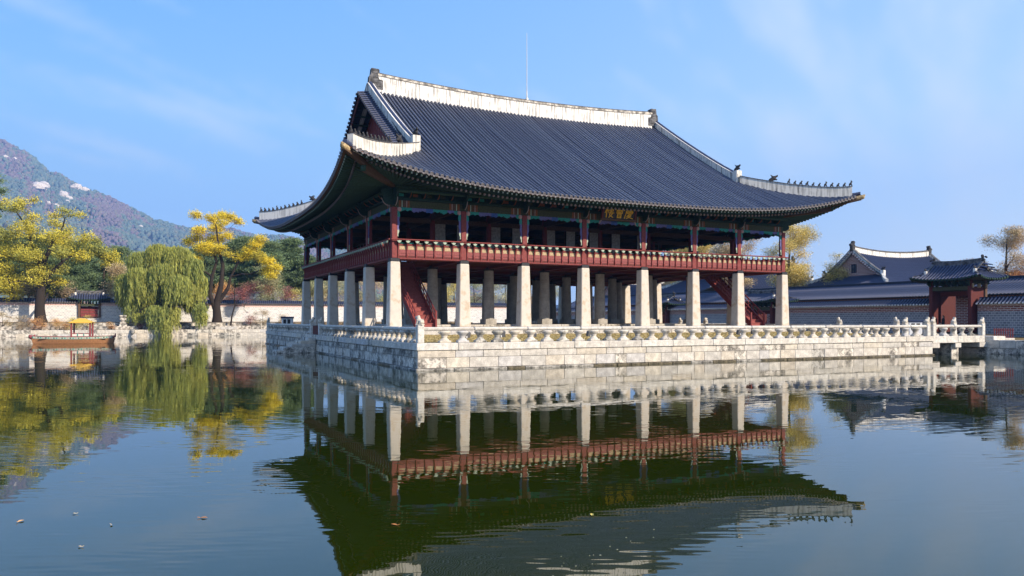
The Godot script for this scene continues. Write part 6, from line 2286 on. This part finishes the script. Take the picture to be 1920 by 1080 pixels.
	var ora := [lin(.58, .17, .03), lin(.50, .11, .025), lin(.62, .26, .04)]
	var oli := [lin(.20, .20, .06), lin(.26, .22, .08), lin(.15, .17, .05)]
	var bro := [lin(.33, .20, .08), lin(.42, .27, .08), lin(.27, .15, .07)]
	var yl2 := [lin(.60, .44, .03), lin(.55, .38, .03), lin(.40, .33, .05)]
	var low := [[-6.6, -103, 6.2, 2.0, ora, "orange maple peeping out right of the willow"], [-1.4, -104, 6.8, 2.0, ora, "orange maple glowing behind the tall yellow tree's forked trunk"], [2.2, -103, 6.6, 2.4, red, "dark red maple left of the olive tree behind the far wall"], [5.8, -104, 7.0, 2.8, red, "wine-red maple beneath the yellow tree's long bough"], [7.8, -102, 10.2, 3.0, oli, "rounded olive-green tree below the yellow bough's tip"], [10.6, -102, 6.0, 1.7, red, "small red maple by the pavilion's left edge"], [12.2, -101, 5.6, 1.3, yl2, "small bright yellow bush tree at the pavilion's first column"], [-25.5, -102, 6.0, 2.4, bro, "brownish shrub tree behind the wall left of the red gate"], [-18.0, -102, 9.0, 2.8, bro, "russet bare-twigged tree right of the red gate"], [-31.5, -102, 6.6, 2.4, bro, "brown tree behind the huge yellow tree's trunk"],
		[15.5, -103, 8.2, 2.6, oli, "olive tree seen between the first two side columns"], [19.0, -106, 9.0, 2.8, bro, "russet tree seen between the side columns"], [22.5, -103, 8.6, 2.6, oli, "green tree seen behind the corner column"], [27.0, -104, 9.4, 2.9, bro, "brown tree seen just left of the red staircase"], [30.5, -101, 9.0, 2.3, yl2, "yellow tree framed between staircase and second front column"], [33.5, -103, 9.6, 2.7, oli, "green tree framed right of the second front column"], [36.6, -102, 9.6, 2.8, bro, "dark-branched brown tree framed left of the third front column"], [40.5, -104, 9.0, 2.6, ora, "orange tree in the narrow gap right of the third front column"], [45.0, -103, 10, 2.8, yl2, "yellow tree in the gap between middle columns"], [50.0, -104, 10, 2.8, oli, "green tree in the gap left of the fourth front column"], [53.5, -106, 11, 3.2, bro, "brown tree low in the gap right of the third front column"], [57.5, -104, 11, 3.2, oli, "olive tree low in the gap below the third bay"], [62, -108, 11.5, 3.4, yl2, "yellow tree far back between the middle inner columns"], [66.5, -106, 11.5, 3.4, bro, "russet tree far back left of the fourth front column"], [71, -110, 12, 3.6, oli, "green tree far back above the tiled roofs"]]
	for q in low:
		var h: float = q[2]
		tree("autumn_tree", Vector3(q[0], 2.4, q[1]), q[5], "tree", "low autumn trees behind the far wall", [[[Vector3.ZERO, 0.2], [Vector3(0.2, h * 0.35, 0), 0.14], [Vector3(0, h * 0.75, 0), 0.06]]], round_pads(13, q[3], h * 0.34, h, q[3] * 0.48), q[4], "fine", 26.0, 0.85, M.bark)
	# trees on the right, beyond the halls
	var am := [lin(.55, .33, .03), lin(.48, .31, .04), lin(.60, .38, .05), lin(.38, .28, .05)]
	var rt := [[72.5, -36.5, 16.6, 3.7, am, "amber tree with fine branches right of the pavilion's last column"], [76.5, -31.5, 11.0, 1.8, am, "thin yellow sapling between amber tree and hall gable"], [76.0, -52, 17.5, 4.2, bro, "brown-yellow tree seen under the pavilion's right eave"], [78.0, -64, 17.5, 4.6, am, "yellow-brown tree seen through the pavilion's sixth bay"], [82.0, -74, 18.0, 5.0, bro, "russet tree seen through the pavilion's fifth bay"], [97, -19.5, 14.4, 3.0, bro, "amber tree with a bare reaching branch above the big gate's roof"], [99, -17, 10.2, 3.0, ora, "low orange tree behind the big gate's roof"], [103, -14.5, 10.6, 3.4, am, "yellow-orange tree at the right edge beyond the gate"], [96, -24, 10.0, 2.6, ora, "rusty tree just right of the white ridge"]]
	for q in rt:
		var h: float = q[2]
		tree("autumn_tree", Vector3(q[0], 1.0, q[1]), q[5], "tree", "autumn trees beyond the courtyard roofs", [[[Vector3.ZERO, 0.34], [Vector3(0.2, h * 0.35, 0), 0.26], [Vector3(-0.1, h * 0.62, 0.1), 0.17], [Vector3(0.3, h * 0.92, 0), 0.06]]], round_pads(22, q[3], h * 0.42, h, q[3] * 0.40, 0.6), q[4], "fine", 52.0, 0.85, M.bark_dark, 0.0, 0.09)
	# thin leaning trunk and bushes on the far bank
	tree("bare_sapling", Vector3(-0.8, 1.65, -91.0), "thin leaning dark trunk with few red leaves before the white wall", "tree", "", [[[Vector3.ZERO, 0.16], [Vector3(0.2, 1.6, 0), 0.14], [Vector3(0.7, 3.4, 0), 0.11], [Vector3(0.7, 5.4, 0), 0.07], [Vector3(0.6, 7.4, 0), 0.03]]], [[1.6, 4.6, 0, 0.5], [2.4, 3.2, 0.2, 0.5], [2.9, 2.2, 0.2, 0.4], [0.2, 6.4, 0, 0.5], [3.2, 4.2, 0, 0.6]], red, "fine", 5.0, 0.8, M.bark_dark, cam, 0.05)
	var bs := [[-33.8, -91, 1.9, 1.5, bro, "brown dry bush at the picture's left edge on the far bank"], [-31.2, -90.4, 2.1, 1.4, bro, "russet twiggy bush left of the orange hedge bush"], [-28.6, -90.2, 1.6, 1.5, ora, "low rounded orange bush in front of the huge tree's trunk"], [-26.2, -90.0, 1.6, 1.6, ora, "low orange-red bush right of the huge tree's trunk"], [-24.2, -89.9, 1.5, 1.3, yl2, "low yellow-green bush left of the boat's canopy"], [-22.4, -90.2, 2.0, 0.9, yl2, "yellow bush seen through the boat's canopy posts"], [-18.9, -89.9, 1.15, 0.75, ora, "small round orange bush right of the boat's canopy"], [4.4, -90.6, 2.6, 1.6, bro, "straw-coloured twiggy bush right of the leaning sapling"], [2.4, -90.9, 1.5, 1.0, red, "small dark red bush at the leaning sapling's foot"], [-14.6, -90.3, 1.0, 0.6, red, "tiny dark red bush beside the stone lantern"], [7.5, -91.0, 1.7, 1.3, bro, "dry brown bush behind the platform's far corner"]]
	for q in bs:
		tree("bush", Vector3(q[0], 1.1 if q[1] > -90.6 else 1.65, q[1]), q[5], "bush", "bushes on the far bank", [[[Vector3.ZERO, 0.05], [Vector3(0.05, q[2] * 0.4, 0), 0.04], [Vector3(0, q[2] * 0.7, 0), 0.02]]], round_pads(9, q[3], q[2] * 0.2, q[2], q[3] * 0.42), q[4], "fine", 70.0, 0.42, M.bark, 0.0, 0.03)

func willow() -> void:
	var t := thing("willow_tree", Vector3(-11.6, 1.7, -91.0), "great weeping willow whose yellow-green strands reach the water", "tree", "", deg_to_rad(-25.9))
	var k := 0.0876
	var wood := MB.new()
	wood.tube([Vector3(-0.3, -0.5, 0), Vector3(0.0, 1.5, 0), Vector3(-0.2, 4.5, 0), Vector3(-1.2, 7.5, 0), Vector3(-2.0, 10.0, 0)], [0.75, 0.55, 0.48, 0.32, 0.16], 9)
	# [x, y, radius, lowest tip, how far forward]
	var domes := [[250, 476, 24, 545, -1.0], [284, 463, 25, 540, -1.5], [322, 468, 26, 545, -1.0], [350, 486, 20, 545, -0.5], [236, 518, 22, 592, 0.5], [262, 506, 20, 575, 1.5], [276, 524, 22, 590, 1.0], [306, 500, 22, 560, 2.0], [334, 524, 26, 572, 1.5], [352, 535, 18, 575, 0.0], [224, 540, 13, 580, 0.0], [244, 552, 15, 598, 1.0], [268, 552, 16, 596, 0.0], [296, 574, 15, 612, 3.0], [313, 578, 16, 628, 3.2], [322, 596, 9, 636, 3.4], [330, 575, 12, 612, 2.6], [368, 566, 13, 606, 0.5], [376, 585, 8, 604, 0.6], [358, 515, 16, 560, -1.5], [290, 545, 20, 580, -2.5], [340, 555, 16, 580, -2.5], [310, 540, 20, 580, -3.0], [262, 585, 8, 605, 2.0]]
	var where := []
	var tint := []
	var cols := [lin(.080, .096, .008), lin(.105, .115, .008), lin(.056, .078, .008), lin(.135, .130, .009), lin(.038, .05, .008), lin(.022, .03, .007)]
	for d in domes:
		var c := Vector3((d[0] - 295.0) * k, (606.0 - d[1]) * k, d[4] + rng.randf_range(-0.4, 0.4))
		var r: float = d[2] * k
		var low: float = (606.0 - d[3]) * k
		wood.tube([Vector3(-0.2, 4.5, 0).lerp(Vector3(-1.6, 8.5, 0), clampf((c.y - 3.0) / 7.0, 0, 1)), c * 0.6 + Vector3(0, 2.2, 0), c + Vector3(0, r * 0.4, 0)], [0.22, 0.13, 0.05], 6, false)
		var n := int(36.0 * r * r) + 16
		var b0: int = rng.randi() % 4 if d[4] > -2.0 else 4
		for i in n:
			var a := rng.randf() * TAU
			var u := sqrt(rng.randf())
			var p := c + Vector3(cos(a) * u * r, sqrt(maxf(0.0, 1.0 - u * u)) * r * 0.8 - r * 0.1, sin(a) * u * r)
			var l := clampf(p.y - low, 0.8, 4.5) * rng.randf_range(0.45, 1.0)
			where.push_back(Transform3D(Basis(Vector3.UP, rng.randf() * TAU).scaled(Vector3(0.85, l, 0.85)), p))
			var cc: Color = cols[b0].lerp(cols[rng.randi() % 6], 0.45)
			tint.push_back(cc * rng.randf_range(0.75, 1.3))
	build("trunk", wood, M.bark_dark, t)
	put("crown", crown_mesh(leaf_mesh("strand"), where, tint), t)

# ------------------------------------------------------------------ people and small things
func person(at: Vector3, turn: float, label: String, cloth: Color, stride: float) -> void:
	var t := thing("person", at, label, "person", "", turn)
	mat("cloth_" + str(cloth), cloth, 0.9)
	if not M.has("skin_tone"):
		mat("skin_tone", lin(.46, .28, .20), 0.6)
		mat("hair", lin(.012, .010, .009), 0.5)
	var b := MB.new()      # facing -z
	var hip := Vector3(0, 0.88, 0)
	var bones := [[hip, Vector3(0, 1.12, 0), 0.15, 0.13], [Vector3(0, 1.12, 0), Vector3(0, 1.36, 0.01), 0.14, 0.15], [Vector3(0, 1.40, 0), Vector3(0, 1.50, 0), 0.075, 0.055]]
	for s in [-1.0, 1.0]:
		var kn := Vector3(s * 0.10, 0.48, -0.10 * s * stride - 0.03)
		var an := Vector3(s * 0.10, 0.08, -0.16 * s * stride + 0.04)
		bones.push_back([hip + Vector3(s * 0.09, -0.02, 0), kn, 0.10, 0.065])
		bones.push_back([kn, an, 0.065, 0.045])
		bones.push_back([an + Vector3(0, -0.03, 0.02), an + Vector3(0, -0.045, -0.17), 0.045, 0.035])
		var el := Vector3(s * 0.25, 1.10, 0.06 * s * stride)
		bones.push_back([Vector3(s * 0.17, 1.38, 0), el, 0.065, 0.05])
		bones.push_back([el, Vector3(s * 0.16, 0.98, -0.20), 0.048, 0.034])
	skin(bones, 0.03, 0.035, b)
	build("body", b, M["cloth_" + str(cloth)], t)
	b = MB.new()
	skin([[Vector3(0, 1.50, 0.01), Vector3(0, 1.56, 0), 0.05, 0.06], [Vector3(0, 1.66, 0.005), Vector3(0, 1.59, -0.03), 0.092, 0.062], [Vector3(0, 1.625, -0.095), Vector3(0, 1.60, -0.112), 0.012, 0.016],
		[Vector3(-0.092, 1.63, 0.01), Vector3(-0.092, 1.60, 0.01), 0.016, 0.012], [Vector3(0.092, 1.63, 0.01), Vector3(0.092, 1.60, 0.01), 0.016, 0.012]], 0.012, 0.015, b)
	build("head", b, M.skin_tone, t)
	b = MB.new()
	skin([[Vector3(0, 1.695, 0.015), Vector3(0, 1.66, 0.05), 0.092, 0.085], [Vector3(-0.07, 1.66, 0.03), Vector3(-0.075, 1.54, 0.04), 0.04, 0.03], [Vector3(0.07, 1.66, 0.03), Vector3(0.075, 1.54, 0.04), 0.04, 0.03], [Vector3(0, 1.62, 0.07), Vector3(0, 1.50, 0.07), 0.06, 0.05]], 0.015, 0.02, b)
	build("hair", b, M.hair, t)
	for s in [-1.0, 1.0]:
		b = MB.new()
		var w := Vector3(s * 0.155, 0.975, -0.21)
		var bo := [[w, w + Vector3(-s * 0.01, -0.01, -0.07), 0.030, 0.032]]
		for f in 4:
			var o := w + Vector3(s * (0.022 - 0.015 * f), -0.012, -0.075)
			var l: float = [0.055, 0.07, 0.075, 0.06][f]
			bo.push_back([o, o + Vector3(0, -0.014, -l * 0.55), 0.0095, 0.009])
			bo.push_back([o + Vector3(0, -0.014, -l * 0.55), o + Vector3(0, -0.04, -l * 0.9), 0.009, 0.0075])
		bo.push_back([w + Vector3(-s * 0.02, 0, -0.03), w + Vector3(-s * 0.055, -0.005, -0.07), 0.012, 0.009])
		skin(bo, 0.006, 0.006, b)
		build("hand", b, M.skin_tone, t)

func cabinet(at: Vector3, turn: float, label: String) -> void:
	var t := thing("white_cabinet", at, label, "cabinet", "white cabinets with navy lids", turn)
	mat("navy", lin(.02, .035, .085), 0.5)
	mat("white_paint", lin(.78, .79, .80), 0.5)
	put("body", bev_box(Vector3(1.1, 1.42, 0.8), 0.03), t, Transform3D(Basis(), Vector3(0, 0.71, 0)), M.white_paint)
	put("lid", bev_box(Vector3(1.26, 0.18, 0.96), 0.04), t, Transform3D(Basis(), Vector3(0, 1.5, 0)), M.navy)
	for s in [-0.22, 0.22]:
		put("opening", bev_box(Vector3(0.30, 0.46, 0.03), 0.01), t, Transform3D(Basis(), Vector3(s, 1.08, 0.402)), M.sign_black)

func small_things() -> void:
	person(Vector3(57.0, 1.31, -1.1), 0.9, "person in dark hooded clothes walking through the big open gate", lin(.012, .012, .016), 0.8)
	person(Vector3(56.5, 1.31, -48.0), 1.0, "person in dark clothes before the low gate, seen between two stone columns", lin(.02, .02, .026), 0.5)
	cabinet(Vector3(-0.6, 1.40, -36.6), deg_to_rad(-20), "small white cabinet with navy lid on the platform's far left corner")
	cabinet(Vector3(46.6, 1.03, 3.4), deg_to_rad(-32), "small white cabinet with navy lid behind the two beasts by the bridge")
	# grey floodlights in the grass
	var sp := [[2.6, 6.2, 0.5, "flat grey floodlight in the grass nearest the corner post"], [5.2, 5.6, 0.55, "square grey floodlight seen through the third gap of the front balusters"], [7.2, 6.0, 0.4, "low grey floodlight right of the square one"], [11.6, 5.8, 0.5, "small dark floodlight under the second front column"], [14.6, 5.4, 0.55, "grey floodlight beside the dark weathered baluster"], [24.6, 5.6, 0.5, "low grey floodlight below the fifth front column"], [26.4, 5.2, 0.6, "square grey floodlight right of the fifth front column"], [33.5, 5.6, 0.5, "grey floodlight below the last front column"]]
	for q in sp:
		var t := thing("floodlight", Vector3(q[0], 1.49, q[1]), q[3], "floodlight", "floodlights in the platform's grass", rng.randf_range(-0.3, 0.3))
		put("housing", bev_box(Vector3(0.55, snappedf(q[2] * 0.7, 0.01), 0.22), 0.03), t, Transform3D(Basis(Vector3.RIGHT, 0.35), Vector3(0, q[2] * 0.5, 0)), M.collar_grey if M.has("collar_grey") else mat("collar_grey", lin(.12, .125, .14), 0.6))
		put("bracket", bev_box(Vector3(0.08, 0.3, 0.08), 0.01), t, Transform3D(Basis(), Vector3(0, 0.13, 0.05)), M.steel)
	# white urns on the stone floor among the columns
	for q in [[8.1, -8.0], [15.2, -9.0], [22.4, -10.2]]:
		var t := thing("stone_bowl", Vector3(q[0], INNER, q[1]), "small pale bowl on the stone floor %s" % ["behind the second front column", "behind the third front column", "behind the fourth front column"][int(q[0] / 7.4) - 1], "bowl", "pale bowls under the pavilion")
		var m := MB.new()
		m.lathe([Vector2(0.0, 0.02), Vector2(0.16, 0.0), Vector2(0.24, 0.12), Vector2(0.27, 0.26), Vector2(0.22, 0.27), Vector2(0.0, 0.2)], 12)
		build("bowl", m, M.plaster, t)
	floating()

func floating() -> void:
	var lf := [[-16.67, 37.56, .62, .36, .16, "curled pale brown leaf floating nearest the lower left corner"], [-14.51, 38.42, .50, .22, .08, "orange-brown leaf floating alone on the blue water left of the roof's reflection"], [-16.07, 37.42, .5, .45, .35, "straw-pale leaf sliver floating behind the curled leaf"], [-12.34, 39.86, .42, .18, .06, "small rust leaf floating on the dark reflection"], [-9.79, 40.53, .55, .45, .12, "yellow leaf sliver floating under the reflected front columns"], [-15.6, 38.3, .5, .44, .36, "tiny whitish leaf floating left of the orange-brown leaf"], [-15.9, 39.2, .5, .42, .3, "thin pale straw floating near the lower edge"], [-12.9, 34.6, .55, .5, .4, "small whitish scrap floating far out on the blue water"]]
	for q in lf:
		var t := MB.new()
		var L := 0.052 if q[2] < 0.56 and q[4] < 0.2 or q[2] > 0.6 else 0.03
		var rows := []
		for i in 6:
			var f := i / 5.0
			var row := []
			for j in 5:
				var s := j / 4.0 * 2.0 - 1.0
				row.push_back(Vector3((f - 0.5) * L * 2.0, 0.005 + 0.010 * s * s * sin(PI * f) + 0.006 * f * f, s * L * 0.5 * sin(PI * clampf(f, 0.03, 0.97))))
			rows.push_back(row)
		t.sheet(rows)
		t.tube([Vector3(-L, 0.01, 0), Vector3(-L * 1.5, 0.02, 0.02)], [0.005, 0.003], 4)
		var o := build("floating_leaf", t, mat("leaf_%d" % int(q[0] * -1000), lin(q[2], q[3], q[4]), 0.8))
		o.position = Vector3(q[0], 0.0, q[1])
		o.rotation.y = rng.randf() * TAU
		tag(o, q[5], "leaf", "fallen leaves floating on the pond")
	# a drift of foam and fluff near the bottom of the picture
	var fl := MB.new()
	fl.lathe([Vector2(0.0, 0.006), Vector2(0.6, 0.005), Vector2(1.0, 0.0)], 7, Vector3.ZERO, 1.0, 0.8)
	var fm := fl.mesh(mat("foam", lin(.20, .21, .16), 0.9))
	var where := []
	for i in 24:
		var a := rng.randfn()
		var p := Vector3(-10.9 + a * 0.85, 0.002, 42.15 - a * 0.32 + rng.randfn() * 0.16)
		var s := rng.randf_range(0.003, 0.014) * (1.0 + 1.2 * float(rng.randf() < 0.12))
		where.push_back(Transform3D(Basis(Vector3.UP, rng.randf() * TAU).scaled(Vector3(s * rng.randf_range(1.0, 2.0), 1.0, s)), p))
	var fo := many("floating_fluff", fm, where, self)
	tag(fo, "drift of pale fluff and foam specks floating on the dark water", "", "", "stuff")
